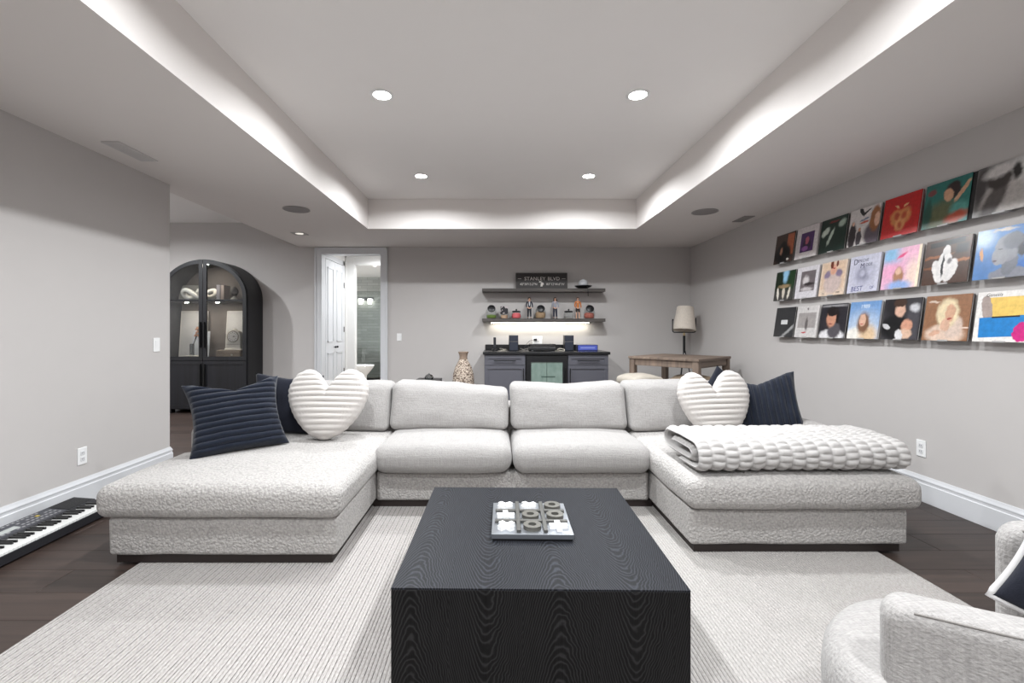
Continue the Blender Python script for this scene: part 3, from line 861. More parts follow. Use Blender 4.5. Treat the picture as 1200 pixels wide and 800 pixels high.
def xpoly(r, w_):
    P = []
    for k in range(4):
        a = PI / 2 * k; c, s = math.cos(a), math.sin(a)
        for px, py in ((w_, w_), (w_, r), (-w_, r)):
            P.append((px * c - py * s, px * s + py * c))
    return P
xm = MB().slab(xpoly(.036, .0105), 0, .016).mesh('cross_piece', WPC)
om = MB().lathe([(.036, 0), (.036, .016), (.016, .016), (.016, 0)], 32, cap=False)
om.f += [tuple((3 * 32 + j, 3 * 32 + (j + 1) % 32, (j + 1) % 32, j)) for j in range(32)]; om.m += [0] * 32
om = om.mesh('ring_piece', mat('ring_gunmetal', (112, 110, 104), .4, metal=.5), 40)
grid = {(-1, 1): ('x', 40), (0, 1): ('x', 35), (1, 1): ('o', 0), (-1, 0): ('x', 2), (0, 0): ('o', 0), (1, 0): ('o', 0), (-1, -1): ('x', 38), (0, -1): ('o', 0), (1, -1): ('x', 3)}
PL = {(-1, 1): 'far left', (0, 1): 'far middle', (1, 1): 'far right', (-1, 0): 'middle left', (0, 0): 'centre', (1, 0): 'middle right', (-1, -1): 'near left', (0, -1): 'near middle', (1, -1): 'near right'}
for (i, j), (k, a) in grid.items():
    o = bpy.data.objects.new('cross_piece' if k == 'x' else 'ring_piece', xm if k == 'x' else om); COL.objects.link(o)
    o.location = Vector((.148, 1.925, TZ + .0283)) + Vector((i * .104, j * .104, 0)); o.rotation_euler.z = R(a)
    tag(o, ('white cross' if k == 'x' else 'dark grey ring') + ' in the %s square of the tic-tac-toe board' % PL[(i, j)], 'game piece', 'white crosses on the board' if k == 'x' else 'grey rings on the board')

# ------------------------------------------------------------------ armchair
def armchair():
    O = Vector((1.25, 1.06, RUGZ))
    t = thing('armchair', 'rounded light grey knit armchair at the edge of the rug', 'armchair', O)
    m = linen('armchair_knit', (158, 155, 153), strength=.8, slub=.16)
    prof = [(.35, .025), (.385, .05), (.398, .16), (.40, .30), (.394, .35), (.372, .385), (.33, .402), (.2, .412), (.05, .414), (.0, .414)]
    MB().lathe(prof, 72).build('seat', m, t, True)
    P = [Vector(p) for p in ((1.505, 1.37, .645), (1.60, 1.26, .69), (1.64, 1.09, .72), (1.59, .93, .72), (1.47, .83, .70), (1.34, .84, .655), (1.225, .90, .615), (1.117, .977, .60), (1.02, 1.045, .595), (.935, 1.105, .59))]
    def cr(i, q):
        p0, p1, p2, p3 = P[max(i - 1, 0)], P[i], P[min(i + 1, len(P) - 1)], P[min(i + 2, len(P) - 1)]
        return .5 * ((2 * p1) + (-p0 + p2) * q + (2 * p0 - 5 * p1 + 4 * p2 - p3) * q * q + (-p0 + 3 * p1 - 3 * p2 + p3) * q ** 3)
    path = [cr(i, q / 12) for i in range(len(P) - 1) for q in range(12)] + [P[-1]]
    N = len(path); rings = []; seams = ([], [])
    for i, p in enumerate(path):
        a_, c_ = path[max(0, i - 1)], path[min(N - 1, i + 1)]
        d_ = Vector((c_.x - a_.x, c_.y - a_.y)).normalized(); nn = Vector((-d_.y, d_.x))
        s_end = min((p - path[0]).length, (p - path[-1]).length)
        q = min(1, s_end / .05); k = math.sqrt(max(0, 1 - (1 - q) ** 2))
        hw_ = .056 * (.30 + .70 * k); top = p.z - (1 - k) * .035; bot = .10; r = min(.032, hw_ * .9)
        zs = [bot, .2, .3, .38, .45, .5, top - r - .01]
        sec = [(-hw_, z) for z in zs]
        sec += [(-hw_ + r - r * math.cos(R(x)), top - r + r * math.sin(R(x))) for x in (0, 22, 45, 67, 90)]
        sec += [(hw_ - r + r * math.sin(R(x)), top - r + r * math.cos(R(x))) for x in (0, 22, 45, 67, 90)]
        sec += [(hw_, z) for z in reversed(zs)]
        rings.append([(p.x + nn.x * s_ - O.x, p.y + nn.y * s_ - O.y, z) for s_, z in sec])
        if q >= 1:
            for e_, s_ in ((0, -1), (1, 1)):
                w2 = s_ * (hw_ - r + r * .72)
                seams[e_].append((p.x + nn.x * w2 - O.x, p.y + nn.y * w2 - O.y, top - r + r * .70))
    bk = MB().rings(rings).build('wrap_back', m, t, 60)
    for sp in seams:
        MB().tube(sp, .0028, 6).build('seam', mat('seam_grey', (128, 124, 121), .9, bump=.5, bscale=400), bk, True)
    MB().lathe([(.30, .0), (.30, .02), (.1, .025)], 40).build('swivel_base', BLACK, t, 40)
armchair()
o = square_pillow('throw_pillow', 'dark navy pillow with a pale grey edge standing in the armchair', NAVYP, (1.49, 1.13, .595), (R(-8), R(20), R(-49)), .28, .28, .05, chop=.0, seed=21, n=32)
E_ = []
for k in range(4):
    for q in range(16):
        u = -1 + 2 * q / 16
        pt = [(u, -1), (1, u), (-u, 1), (-1, -u)][k]
        E_.append((pt[0] * .14 * (1 - .09 * (1 - pt[1] ** 2)), 0, pt[1] * .14 * (1 - .07 * (1 - pt[0] ** 2))))
MB().tube(E_, .009, 8, closed=True).build('piping', mat('pale_piping', (196, 194, 194), .9), o, True)

# ------------------------------------------------------------------ keyboard on the floor
def keyboard():
    t = thing('electronic_keyboard', 'black electronic keyboard with white keys on floor by left wall', 'keyboard', (-2.875, 2.06, 0), (0, 0, R(1.6)))
    # local: x across (0 at wall, + into room), y along
    Lk, Wk = 1.06, .315
    prof = [(0, .012), (.0, .075), (.015, .095), (.155, .083), (.165, .066), (Wk, .060), (Wk, .012)]
    a = [(x, 0, z) for x, z in prof]; c = [(x, Lk, z) for x, z in prof]
    b = MB(); n = len(prof)
    b.add(a + c, [(i, (i + 1) % n, n + (i + 1) % n, n + i) for i in range(n)] + [tuple(range(n)), tuple(reversed(range(n, 2 * n)))])
    for (x, y) in ((.05, .08), (.27, .08), (.05, Lk - .08), (.27, Lk - .08)): b.box(x - .015, x + .015, y - .015, y + .015, 0, .012)
    body = b.build('body', mat('keyboard_black', (36, 36, 40), .45), t)
    WK = mat('white_key', (232, 232, 230), .25, var=.01); BK = mat('black_key', (14, 14, 15), .3)
    kp = .0235; y0 = .06; nw = 40
    wm = MB().bbox(.168, .309, -.0112, .0112, .055, .074, .0015, 1).mesh('white_key', WK)
    bm_ = MB().bbox(.168, .258, -.0055, .0055, .070, .086, .002, 1).mesh('black_key', BK)
    for i in range(nw):
        o = bpy.data.objects.new('white_key', wm); COL.objects.link(o); o.parent = t; o.location = (0, y0 + kp * (i + .5), 0)
        if i % 7 in (0, 1, 3, 4, 5) and i < nw - 1:
            o = bpy.data.objects.new('black_key', bm_); COL.objects.link(o); o.parent = t; o.location = (0, y0 + kp * (i + 1), 0)
    def top(x): return .095 - (x - .015) * .012 / .14
    def plate(name, x0, x1, ya, yb_, m, h=.0015, par=t):
        q = MB(); q.add([(x0, ya, top(x0) - .001), (x1, ya, top(x1) - .001), (x1, yb_, top(x1) - .001), (x0, yb_, top(x0) - .001), (x0, ya, top(x0) + h), (x1, ya, top(x1) + h), (x1, yb_, top(x1) + h), (x0, yb_, top(x0) + h)],
                        [(3, 2, 1, 0), (4, 5, 6, 7), (0, 1, 5, 4), (1, 2, 6, 5), (2, 3, 7, 6), (3, 0, 4, 7)])
        return q.build(name, m, par)
    pn = plate('control_panel', .02, .15, .20, .86, mat('panel_grey', (62, 63, 70), .5))
    plate('screen', .075, .115, .47, .60, mat('lcd_grey', (178, 182, 180), .2), .003)
    for (ya, yb_) in ((.02, .19), (.87, 1.04)):
        plate('speaker_grille', .02, .15, ya, yb_, mat('grille_black', (26, 26, 28), .7, bump=.8, bscale=400), .002)
    bt = mat('button_grey', (150, 150, 152), .5); rd = mat('button_red', (190, 60, 40), .4); yl = mat('button_yellow', (205, 180, 70), .4)
    rng = random.Random(2)
    for r_ in range(4):
        for k in range(22):
            yy = .225 + k * .0285
            if .44 < yy < .62 and r_ in (1, 2): continue
            x0 = .03 + r_ * .03
            if rng.random() < .2: continue
            m_ = rd if (k == 4 and r_ == 3) else (yl if (k == 18 and r_ == 1) else bt)
            plate('button', x0, x0 + (.010 if m_ is bt else .018), yy, yy + .018, m_, .0035)
keyboard()

# ------------------------------------------------------------------ plates on the walls
def wall_plate(name, label, cat, loc, rotz, kind):
    t = thing(name, label, cat, loc, rotz)                       # local -y faces the room
    MB().bbox(-.037, .037, -.006, 0, -.06, .06, .003, 2).build('plate', WHITE, t)
    if kind == 'switch':
        r = MB(); r.add([(-.017, -.0065, -.034), (.017, -.0065, -.034), (.017, -.0065, .034), (-.017, -.0065, .034), (-.017, -.007, -.034), (.017, -.007, -.034), (.017, -.011, .034), (-.017, -.011, .034)],
                       [(3, 2, 1, 0), (4, 5, 6, 7), (0, 1, 5, 4), (1, 2, 6, 5), (2, 3, 7, 6), (3, 0, 4, 7)])
        r.build('rocker', WHITE, t)
    else:
        for s in (-1, 1):
            f = MB().bbox(-.0165, .0165, -.0085, -.0055, s * .021 - .0145, s * .021 + .0145, .002, 1).build('socket', mat('socket_white', (214, 214, 216), .4), t)
            q = MB()
            for dx in (-.006, .006): q.box(dx - .0012, dx + .0012, -.009, -.008, s * .021 - .003, s * .021 + .006)
            q.build('slots', DARKSLOT, f)
    return t
wall_plate('wall_outlet', 'white wall outlet above the baseboard on the left wall', 'outlet', (XL, 3.235, .345), R(90), 'outlet')
wall_plate('wall_outlet', 'white wall outlet above the baseboard below the albums', 'outlet', (XR, 3.31, .38), R(-90), 'outlet')
wall_plate('light_switch', 'white light switch near the end of the left wall', 'switch', (XL, 3.945, 1.112), R(90), 'switch')
wall_plate('light_switch', 'white light switch on the far wall right of the doorway', 'switch', (-1.525, YB, 1.125), 0, 'switch')
t = wall_plate('wall_outlet', 'white wide wall outlet above the bar counter with a black plug', 'outlet', (.665, YB, 1.082), 0, 'outlet')
t.scale.x = 2.1
MB().bbox(-.028, -.004, -.04, -.0085, -.012, .02, .005, 2).build('plug', BLACK, t)

# ------------------------------------------------------------------ record albums on the right wall
def art_material(name, bg, els, dist=.03):
    m, nt, p = base_mat(name); L = nt.links.new
    tc = nd(nt, 'ShaderNodeTexCoord')
    n0 = nd(nt, 'ShaderNodeTexNoise'); n0.inputs['Scale'].default_value = 28; n0.inputs['Detail'].default_value = 3; L(tc.outputs['Object'], n0.inputs['Vector'])
    va = nd(nt, 'ShaderNodeVectorMath', operation='MULTIPLY_ADD'); va.inputs[1].default_value = (dist, 0, dist)
    sb_ = nd(nt, 'ShaderNodeVectorMath', operation='SUBTRACT'); sb_.inputs[1].default_value = (.5, .5, .5); L(n0.outputs['Color'], sb_.inputs[0])
    L(sb_.outputs[0], va.inputs[0]); L(tc.outputs['Object'], va.inputs[2])
    n2 = nd(nt, 'ShaderNodeTexNoise'); n2.inputs['Scale'].default_value = 40; n2.inputs['Detail'].default_value = 4; L(tc.outputs['Object'], n2.inputs['Vector'])
    mx = nd(nt, 'ShaderNodeMix', data_type='RGBA'); c = lin(bg)
    mx.inputs['A'].default_value = tuple(x * .8 for x in c[:3]) + (1,); mx.inputs['B'].default_value = tuple(min(1, x * 1.15) for x in c[:3]) + (1,)
    L(n2.outputs['Fac'], mx.inputs['Factor']); cur = mx.outputs['Result']
    S = .312
    for e in els:
        kind, cx, cy, rx, ry, rot, col = e[:7]; softn = e[7] if len(e) > 7 else .2
        src = tc.outputs['Object'] if kind == 'r' else va.outputs[0]
        s1 = nd(nt, 'ShaderNodeVectorMath', operation='SUBTRACT'); s1.inputs[1].default_value = ((cx - .5) * S, 0, (cy - .5) * S); L(src, s1.inputs[0])
        vr = nd(nt, 'ShaderNodeVectorRotate', rotation_type='Y_AXIS'); vr.inputs['Angle'].default_value = R(rot); L(s1.outputs[0], vr.inputs['Vector'])
        dv = nd(nt, 'ShaderNodeVectorMath', operation='MULTIPLY'); dv.inputs[1].default_value = (1 / (rx * S), 0, 1 / (ry * S)); L(vr.outputs[0], dv.inputs[0])
        if kind == 'e':
            ln = nd(nt, 'ShaderNodeVectorMath', operation='LENGTH'); L(dv.outputs[0], ln.inputs[0]); d = ln.outputs['Value']
        else:
            ab = nd(nt, 'ShaderNodeVectorMath', operation='ABSOLUTE'); L(dv.outputs[0], ab.inputs[0])
            sp = nd(nt, 'ShaderNodeSeparateXYZ'); L(ab.outputs[0], sp.inputs[0])
            mm = nd(nt, 'ShaderNodeMath', operation='MAXIMUM'); L(sp.outputs[0], mm.inputs[0]); L(sp.outputs[2], mm.inputs[1]); d = mm.outputs[0]
            softn = e[7] if len(e) > 7 else .02
        mr = nd(nt, 'ShaderNodeMapRange', interpolation_type='SMOOTHSTEP'); mr.inputs['From Min'].default_value = 1 - softn; mr.inputs['From Max'].default_value = 1 + softn
        mr.inputs['To Min'].default_value = 1; mr.inputs['To Max'].default_value = 0; L(d, mr.inputs['Value'])
        m2 = nd(nt, 'ShaderNodeMix', data_type='RGBA'); m2.inputs['B'].default_value = lin(col)
        L(mr.outputs[0], m2.inputs['Factor']); L(cur, m2.inputs['A']); cur = m2.outputs['Result']
    n5 = nd(nt, 'ShaderNodeTexNoise'); n5.inputs['Scale'].default_value = 26; n5.inputs['Detail'].default_value = 5; n5.inputs['Roughness'].default_value = .7; L(tc.outputs['Object'], n5.inputs['Vector'])
    m5 = nd(nt, 'ShaderNodeMapRange'); m5.inputs['From Min'].default_value = .3; m5.inputs['From Max'].default_value = .7; m5.inputs['To Min'].default_value = .78; m5.inputs['To Max'].default_value = 1.12; L(n5.outputs['Fac'], m5.inputs['Value'])
    sc5 = nd(nt, 'ShaderNodeVectorMath', operation='SCALE'); L(cur, sc5.inputs[0]); L(m5.outputs[0], sc5.inputs['Scale']); cur = sc5.outputs[0]
    L(cur, p.inputs['Base Color']); p.inputs['Roughness'].default_value = .28
    return m
SK, SK2, HR = (214, 170, 146), (190, 140, 115), (48, 36, 32)
ALB = [
 # ---- top row, far to near: (label, background, shapes, spine colour, lettering, second sleeve)
 [('album with black figure against brown and orange, far end of top row', (66, 50, 44), [('r', .8, .6, .17, .35, 0, (176, 98, 66), .1), ('e', .45, .3, .42, .36, 0, (18, 18, 20)), ('e', .42, .62, .17, .12, 20, (24, 20, 20)), ('e', .36, .42, .07, .12, 0, (176, 128, 104)), ('e', .75, .1, .07, .04, 0, (220, 215, 205))], (40, 30, 28), [], 0),
  ('white album with small purple square picture', (214, 206, 206), [('r', .52, .5, .3, .31, 0, (74, 42, 96)), ('e', .52, .42, .2, .2, 0, (40, 22, 54)), ('e', .52, .56, .09, .12, 0, (176, 92, 112)), ('e', .45, .3, .14, .08, 0, (150, 92, 160))], (210, 204, 202), [], 0),
  ('dark green album with pale slanting shapes', (22, 46, 38), [('e', .2, .62, .17, .1, 35, (196, 206, 194), .3), ('e', .42, .45, .06, .26, -25, (190, 204, 190), .3), ('e', .82, .78, .14, .1, 30, (176, 192, 178), .4), ('e', .5, .88, .2, .03, 0, (120, 40, 40))], (16, 28, 24), [], 0),
  ('white album with brown-haired figure at its right side', (214, 208, 206), [('e', .14, .3, .13, .36, 0, (50, 42, 46)), ('e', .15, .62, .05, .06, 0, SK), ('e', .38, .2, .09, .22, 0, (70, 64, 70)), ('e', .38, .43, .05, .06, 0, SK2), ('e', .85, .22, .3, .34, 20, (92, 82, 92)), ('e', .86, .62, .17, .34, 0, (150, 96, 56)), ('e', .92, .6, .09, .18, 0, SK), ('e', .4, .9, .05, .16, 30, (30, 28, 30)), ('e', .55, .86, .16, .03, 25, (30, 28, 30)), ('e', .5, .68, .15, .03, 8, (120, 130, 150)), ('e', .5, .6, .15, .03, 8, (190, 90, 70))], (26, 24, 26), [], 0),
  ('bright red album with a gold ornament', (186, 22, 22), [('e', .4, .47, .17, .2, 20, (204, 132, 74), .3), ('e', .6, .47, .17, .2, -20, (204, 132, 74), .3), ('e', .5, .3, .14, .17, 0, (214, 150, 96), .3), ('e', .4, .5, .07, .09, 20, (176, 70, 40), .6), ('e', .6, .5, .07, .09, -20, (176, 70, 40), .6), ('e', .5, .26, .05, .08, 0, (182, 80, 48), .6), ('e', .38, .74, .07, .022, -30, (214, 170, 120), .4), ('e', .62, .74, .07, .022, 30, (214, 170, 120), .4)], (150, 14, 16), [], 0),
  ('teal album with a dark-haired figure, black sleeve behind it', (38, 112, 104), [('e', .4, .25, .36, .3, 20, (92, 96, 66), .4), ('e', .62, .74, .17, .2, -20, (40, 26, 26)), ('e', .54, .66, .1, .15, 10, (206, 160, 128)), ('e', .84, .68, .05, .24, -35, (202, 158, 126)), ('e', .8, .3, .2, .16, 0, (80, 150, 140), .4), ('e', .76, .14, .24, .12, 10, (176, 74, 48), .4), ('e', .16, .8, .1, .06, 0, (120, 60, 60), .4), ('e', .1, .35, .1, .3, 0, (24, 72, 60), .4)], (18, 16, 18), [], 1),
  ('black and white photo album, near end of top row', (150, 148, 147), [('e', .1, .6, .14, .5, 0, (66, 62, 62), .5), ('e', .85, .7, .3, .4, 0, (206, 204, 202), .5), ('e', .55, .2, .42, .42, -20, (178, 172, 168), .2), ('e', .36, .25, .16, .45, -25, (84, 78, 76), .3), ('e', .42, .7, .22, .22, 0, (58, 52, 50)), ('e', .4, .84, .26, .12, 10, (206, 202, 200), .4), ('e', .72, .74, .08, .16, 0, (40, 36, 35), .4)], (120, 118, 118), [], 0)],
 # ---- middle row
 [('album with green trees and pale patches, far end of middle row', (40, 58, 42), [('e', .52, .86, .16, .25, 0, (150, 196, 226), .4), ('e', .15, .7, .24, .4, 0, (24, 40, 26), .3), ('e', .88, .68, .26, .3, 0, (32, 58, 34), .3), ('r', .5, .16, .55, .2, 0, (70, 68, 66), .3), ('e', .2, .24, .06, .22, 10, (226, 220, 208)), ('e', .5, .26, .07, .2, 0, (210, 200, 186)), ('e', .78, .24, .06, .2, -10, (222, 214, 200)), ('e', .5, .48, .3, .06, 0, (150, 128, 96), .5)], (30, 36, 30), [], 0),
  ('white album with a small grey photograph', (218, 214, 218), [('r', .54, .54, .33, .32, 0, (112, 104, 106)), ('e', .45, .56, .14, .14, 0, (216, 210, 210), .5), ('e', .6, .44, .24, .05, 0, (56, 50, 52), .4), ('e', .52, .28, .26, .06, 0, (196, 190, 192), .4)], (206, 202, 206), [], 0),
  ('beige album with a cropped portrait and handwriting-like letters', (226, 204, 184), [('r', .5, .58, .44, .38, 0, (222, 194, 168)), ('e', .5, .36, .34, .3, 0, (206, 186, 180)), ('e', .27, .62, .14, .1, 30, (140, 124, 148), .4), ('e', .72, .64, .14, .1, -30, (136, 120, 146), .4), ('e', .5, .76, .12, .16, 0, (218, 166, 142)), ('e', .42, .9, .06, .12, 0, (112, 52, 36)), ('e', .62, .92, .05, .1, 0, (112, 52, 36)), ('e', .5, .8, .06, .02, 0, (170, 50, 50))], (226, 214, 204), [('T.S.', .2, .07, .055, (60, 54, 60)), ('1989', .76, .07, .055, (60, 54, 60))], 0),
  ('pale lilac album lettered in dark blue', (206, 206, 222), [('e', .5, .48, .3, .26, 0, (176, 176, 196), .5), ('e', .5, .5, .18, .16, 20, (140, 140, 160), .6), ('e', .46, .52, .09, .08, 0, (188, 188, 206), .5), ('e', .74, .58, .16, .14, 0, (190, 190, 208), .5)], (206, 206, 218), [('D', .19, .84, .17, (34, 34, 70)), ('EPECHE', .43, .86, .085, (44, 44, 80)), ('M', .43, .715, .15, (34, 34, 70)), ('ODE', .64, .73, .085, (44, 44, 80)), ('BEST', .34, .1, .15, (44, 50, 120)), ('OF', .82, .1, .085, (60, 66, 130))], 0),
  ('pastel pink and blue cloudy album', (236, 186, 212), [('e', .2, .84, .3, .24, 0, (146, 196, 232), .6), ('e', .75, .85, .32, .2, 0, (246, 190, 214), .6), ('e', .25, .45, .3, .2, 0, (244, 176, 208), .7), ('e', .86, .3, .2, .36, 0, (250, 220, 206), .7), ('r', .98, .5, .05, .55, 0, (248, 232, 206), .2), ('e', .46, .3, .14, .22, 0, (176, 128, 96), .3), ('e', .45, .42, .08, .09, 0, (226, 186, 160), .3), ('e', .5, .06, .32, .13, 0, (150, 178, 226), .5), ('e', .5, .8, .14, .04, 25, (232, 90, 140), .5)], (230, 224, 222), [], 0),
  ('dark brown album with a white robed figure', (74, 48, 36), [('e', .25, .62, .35, .03, 4, (150, 92, 54), .5), ('e', .75, .48, .35, .03, 4, (166, 104, 62), .5), ('e', .2, .38, .35, .03, 4, (130, 78, 46), .5), ('r', .48, .9, .38, .055, 3, (22, 18, 20)), ('e', .34, .28, .12, .26, 18, (228, 224, 222), .1), ('e', .62, .28, .12, .26, -18, (228, 224, 222), .1), ('r', .48, .3, .16, .22, 0, (228, 224, 222), .1), ('e', .48, .5, .15, .22, 0, (230, 226, 224), .1), ('e', .5, .74, .085, .11, 0, (224, 220, 218), .1), ('e', .44, .4, .03, .24, 0, (34, 32, 36), .3), ('e', .58, .5, .05, .06, 0, (120, 114, 116), .5), ('r', .82, .74, .13, .1, 0, (40, 34, 36), .3)], (44, 40, 40), [], 0),
  ('blue album with a grey head in profile', (88, 134, 190), [('e', .1, .85, .22, .2, 0, (186, 208, 232), .6), ('e', .9, .2, .3, .14, 30, (56, 110, 184), .5), ('e', .2, .2, .2, .3, 0, (74, 122, 180), .6), ('e', .66, .04, .36, .16, 0, (128, 130, 140), .1), ('e', .64, .26, .13, .24, -10, (112, 114, 124), .1), ('e', .58, .58, .23, .27, 0, (138, 140, 148), .08), ('e', .45, .42, .14, .17, 20, (146, 147, 154), .08), ('e', .68, .7, .2, .16, 0, (104, 106, 116), .15), ('e', .82, .5, .07, .12, 0, (60, 62, 70), .3), ('e', .45, .56, .05, .015, 0, (60, 60, 68), .4), ('e', .38, .34, .045, .02, 0, (92, 76, 84), .4), ('e', .12, .5, .03, .12, 10, (206, 150, 100), .4), ('e', .95, .6, .03, .16, 0, (206, 150, 100), .4), ('e', .5, .95, .2, .03, 0, (206, 196, 186), .5)], (150, 170, 196), [], 0)],
 # ---- bottom row
 [('black album with a small white label in its middle', (52, 52, 54), [('e', .75, .2, .4, .05, 35, (172, 172, 172), .8), ('r', .5, .5, .17, .075, 0, (214, 214, 214))], (30, 30, 32), [], 0),
  ('pale grey album with a darker grey square and red mark', (212, 208, 206), [('r', .5, .54, .4, .24, 0, (164, 158, 156), .06), ('e', .5, .42, .06, .2, 0, (104, 98, 98), .4), ('e', .5, .9, .04, .04, 0, (120, 112, 112), .4), ('e', .42, .15, .1, .025, 0, (190, 80, 84))], (204, 200, 198), [], 0),
  ('dark album with a man in a white shirt', (46, 44, 50), [('r', .5, .94, .46, .03, 0, (150, 148, 150), .5), ('e', .5, .06, .48, .2, 0, (228, 226, 228)), ('e', .58, .22, .24, .24, 20, (88, 84, 90)), ('e', .44, .58, .19, .26, 0, (206, 150, 124)), ('e', .46, .78, .24, .14, 0, (34, 28, 28)), ('e', .68, .62, .06, .18, 0, (34, 28, 28), .3), ('e', .42, .42, .09, .025, 0, (150, 84, 74))], (26, 26, 28), [], 0),
  ('sky blue album with a long-haired figure in white', (120, 160, 210), [('e', .5, .3, .6, .4, 0, (190, 206, 226), .7), ('e', .3, .05, .4, .26, 0, (240, 236, 228), .3), ('e', .7, .1, .28, .26, 0, (226, 196, 160), .5), ('e', .5, .42, .2, .28, 0, (130, 94, 72), .3), ('e', .47, .5, .11, .17, 0, (222, 180, 156)), ('e', .46, .4, .05, .02, 0, (170, 70, 70))], (206, 206, 210), [('1989', .5, .86, .12, (226, 236, 246))], 0),
  ('grey-black album with a man in black and a baby', (60, 58, 62), [('e', .3, .85, .3, .3, 0, (36, 34, 38), .5), ('r', .82, .42, .14, .4, 0, (74, 72, 78), .3), ('e', .36, .3, .4, .3, 0, (22, 22, 25)), ('e', .12, .32, .12, .06, -20, (206, 204, 206)), ('e', .46, .72, .14, .18, 0, (220, 178, 156)), ('e', .44, .9, .18, .1, 0, (70, 50, 40)), ('e', .68, .34, .15, .15, 0, (214, 158, 132)), ('e', .64, .14, .2, .12, 0, (222, 186, 162)), ('e', .5, .1, .1, .14, 20, (226, 224, 226)), ('e', .84, .76, .12, .1, 0, (206, 206, 210), .5)], (24, 24, 26), [], 0),
  ('tan brown album with a blonde figure in a pale wrap', (150, 108, 80), [('e', .5, .14, .42, .22, 0, (222, 196, 178)), ('e', .68, .3, .2, .24, -10, (216, 194, 180)), ('e', .52, .6, .24, .32, 0, (230, 212, 176)), ('e', .58, .6, .11, .2, 0, (212, 168, 140)), ('e', .5, .34, .1, .14, 0, (214, 174, 150)), ('e', .58, .48, .05, .02, 0, (170, 84, 76)), ('e', .28, .16, .14, .06, 20, (214, 170, 146)), ('e', .2, .86, .12, .02, 0, (216, 196, 180), .5), ('r', .9, .28, .1, .015, 0, (222, 200, 186))], (56, 44, 40), [], 0),
  ('white album with yellow and blue shapes, near end of bottom row', (236, 232, 228), [('r', .56, .62, .4, .26, 0, (236, 198, 104)), ('e', .2, .66, .1, .26, 10, (168, 152, 146), .1), ('r', .55, .3, .46, .2, 3, (34, 128, 198)), ('e', .86, .2, .16, .2, -20, (206, 36, 128), .06), ('r', .55, .49, .24, .015, 2, (24, 24, 28))], (232, 228, 226), [('Genesis', .3, .93, .075, (70, 66, 66))], 0)]]
AW = .312
ROWZ = (1.948, 1.553, 1.168); Y0A = 4.965; PIT = .345
CLIP = mat('acrylic_lip', (176, 174, 174), .3)
LETM = {}
for r_, rowl in enumerate(ALB):
    for c_, (lb, bg, els, spine, let, second) in enumerate(rowl):
        yc = Y0A - PIT * c_ - AW / 2
        t = thing('record_album', lb, 'album', (XR - .006, yc, ROWZ[r_]), (0, 0, R(-90)), 'record albums on the right wall')
        tilt = R(-8.2); y_out = -.062
        sl = bpy.data.objects.new('tmp', None); bpy.data.objects.remove(sl)
        am = art_material('album_art', bg, els)
        spm = mat('spine_%d_%d_%d' % spine, spine, .5)
        f = MB().box(-AW / 2, AW / 2, -.0012, 0, -AW / 2, AW / 2).build('cover', am, t)
        M = Matrix.Translation((0, y_out, 0)) @ Matrix.Rotation(tilt, 4, 'X') @ Matrix.Translation((0, 0, AW / 2))
        f.matrix_local = M
        nsl = 3
        for k in range(nsl):
            sm = spm if k != 1 else mat('spine_pale', (206, 202, 200), .6)
            dx = (.034 if (second and k == 1) else .0015 * (k - 1))
            if second and k == 1: sm = spm
            MB().box(-AW / 2 + dx, AW / 2 + dx, .0004 + k * .0042, .0038 + k * .0042, -AW / 2 + .001, AW / 2 - .001).build('sleeve', sm, f)
        for s_, u, v, sz, colr in let:
            if colr not in LETM: LETM[colr] = mat('print_%d_%d_%d' % colr, colr, .4, var=.02)
            text('lettering', s_, sz * AW * 1.25, LETM[colr], f, ((u - .5) * AW, -.0014, (v - .5) * AW), depth=.0002, shear=.25 if s_ == 'Genesis' else 0)
        cl = MB().box(-.035, .035, y_out - .004, -.001, -.0035, -.0015); cl.box(-.035, .035, y_out - .006, y_out - .004, -.0035, .006)
        cl.build('clear_ledge', CLIP, t)

# ------------------------------------------------------------------ bar cabinets along the far wall
CG = mat('cabinet_grey', (92, 92, 100), .45, var=.03); CTOP = mat('counter_black', (34, 34, 36), .25, var=.2, vscale=40)
CX0, CX1, CX2, CX3, CYF, CZ = -.160, .435, 1.045, 1.632, 6.56, .885
def base_cabinet(label, x0, x1, pull_right):
    t = thing('base_cabinet', label, 'cabinet', ((x0 + x1) / 2, CYF, 0), group='grey bar cabinets')
    w_ = (x1 - x0) / 2
    MB().box(-w_ + .001, w_ - .001, .02, YB - CYF - .02, .1, CZ).build('body', CG, t)
    MB().box(-w_ + .001, w_ - .001, .08, YB - CYF - .02, 0, .1).build('toe_kick', BLACK, t)
    def shaker(name, z0, z1):
        b = MB().box(-w_ + .006, w_ - .006, .006, .019, z0, z1)
        e = .05
        for q in ((-w_ + .006, w_ - .006, z0, z0 + e), (-w_ + .006, w_ - .006, z1 - e, z1), (-w_ + .006, -w_ + .006 + e, z0 + e, z1 - e), (w_ - .006 - e, w_ - .006, z0 + e, z1 - e)):
            b.box(q[0], q[1], -.006, .006, q[2], q[3])
        return b.build(name, CG, t)
    def pull(par, a, c):
        b = MB().tube([a, c], .0065, 10); d = Vector(c) - Vector(a)
        for k in (.12, .88):
            p = Vector(a) + d * k; b.tube([p, p + Vector((0, .03, 0))], .005, 8)
        b.build('pull', BLACKM, par)
    d = shaker('drawer', .735, CZ - .006); pull(d, (-.16, -.036, .80), (.16, -.036, .80))
    d = shaker('door', .105, .728); xx = (w_ - .03) * (1 if pull_right else -1); pull(d, (xx, -.036, .42), (xx, -.036, .69))
base_cabinet('grey shaker base cabinet on the vase side of the drinks fridge', CX0, CX1, True)
base_cabinet('grey shaker base cabinet on the wooden table side of the drinks fridge', CX2, CX3, False)
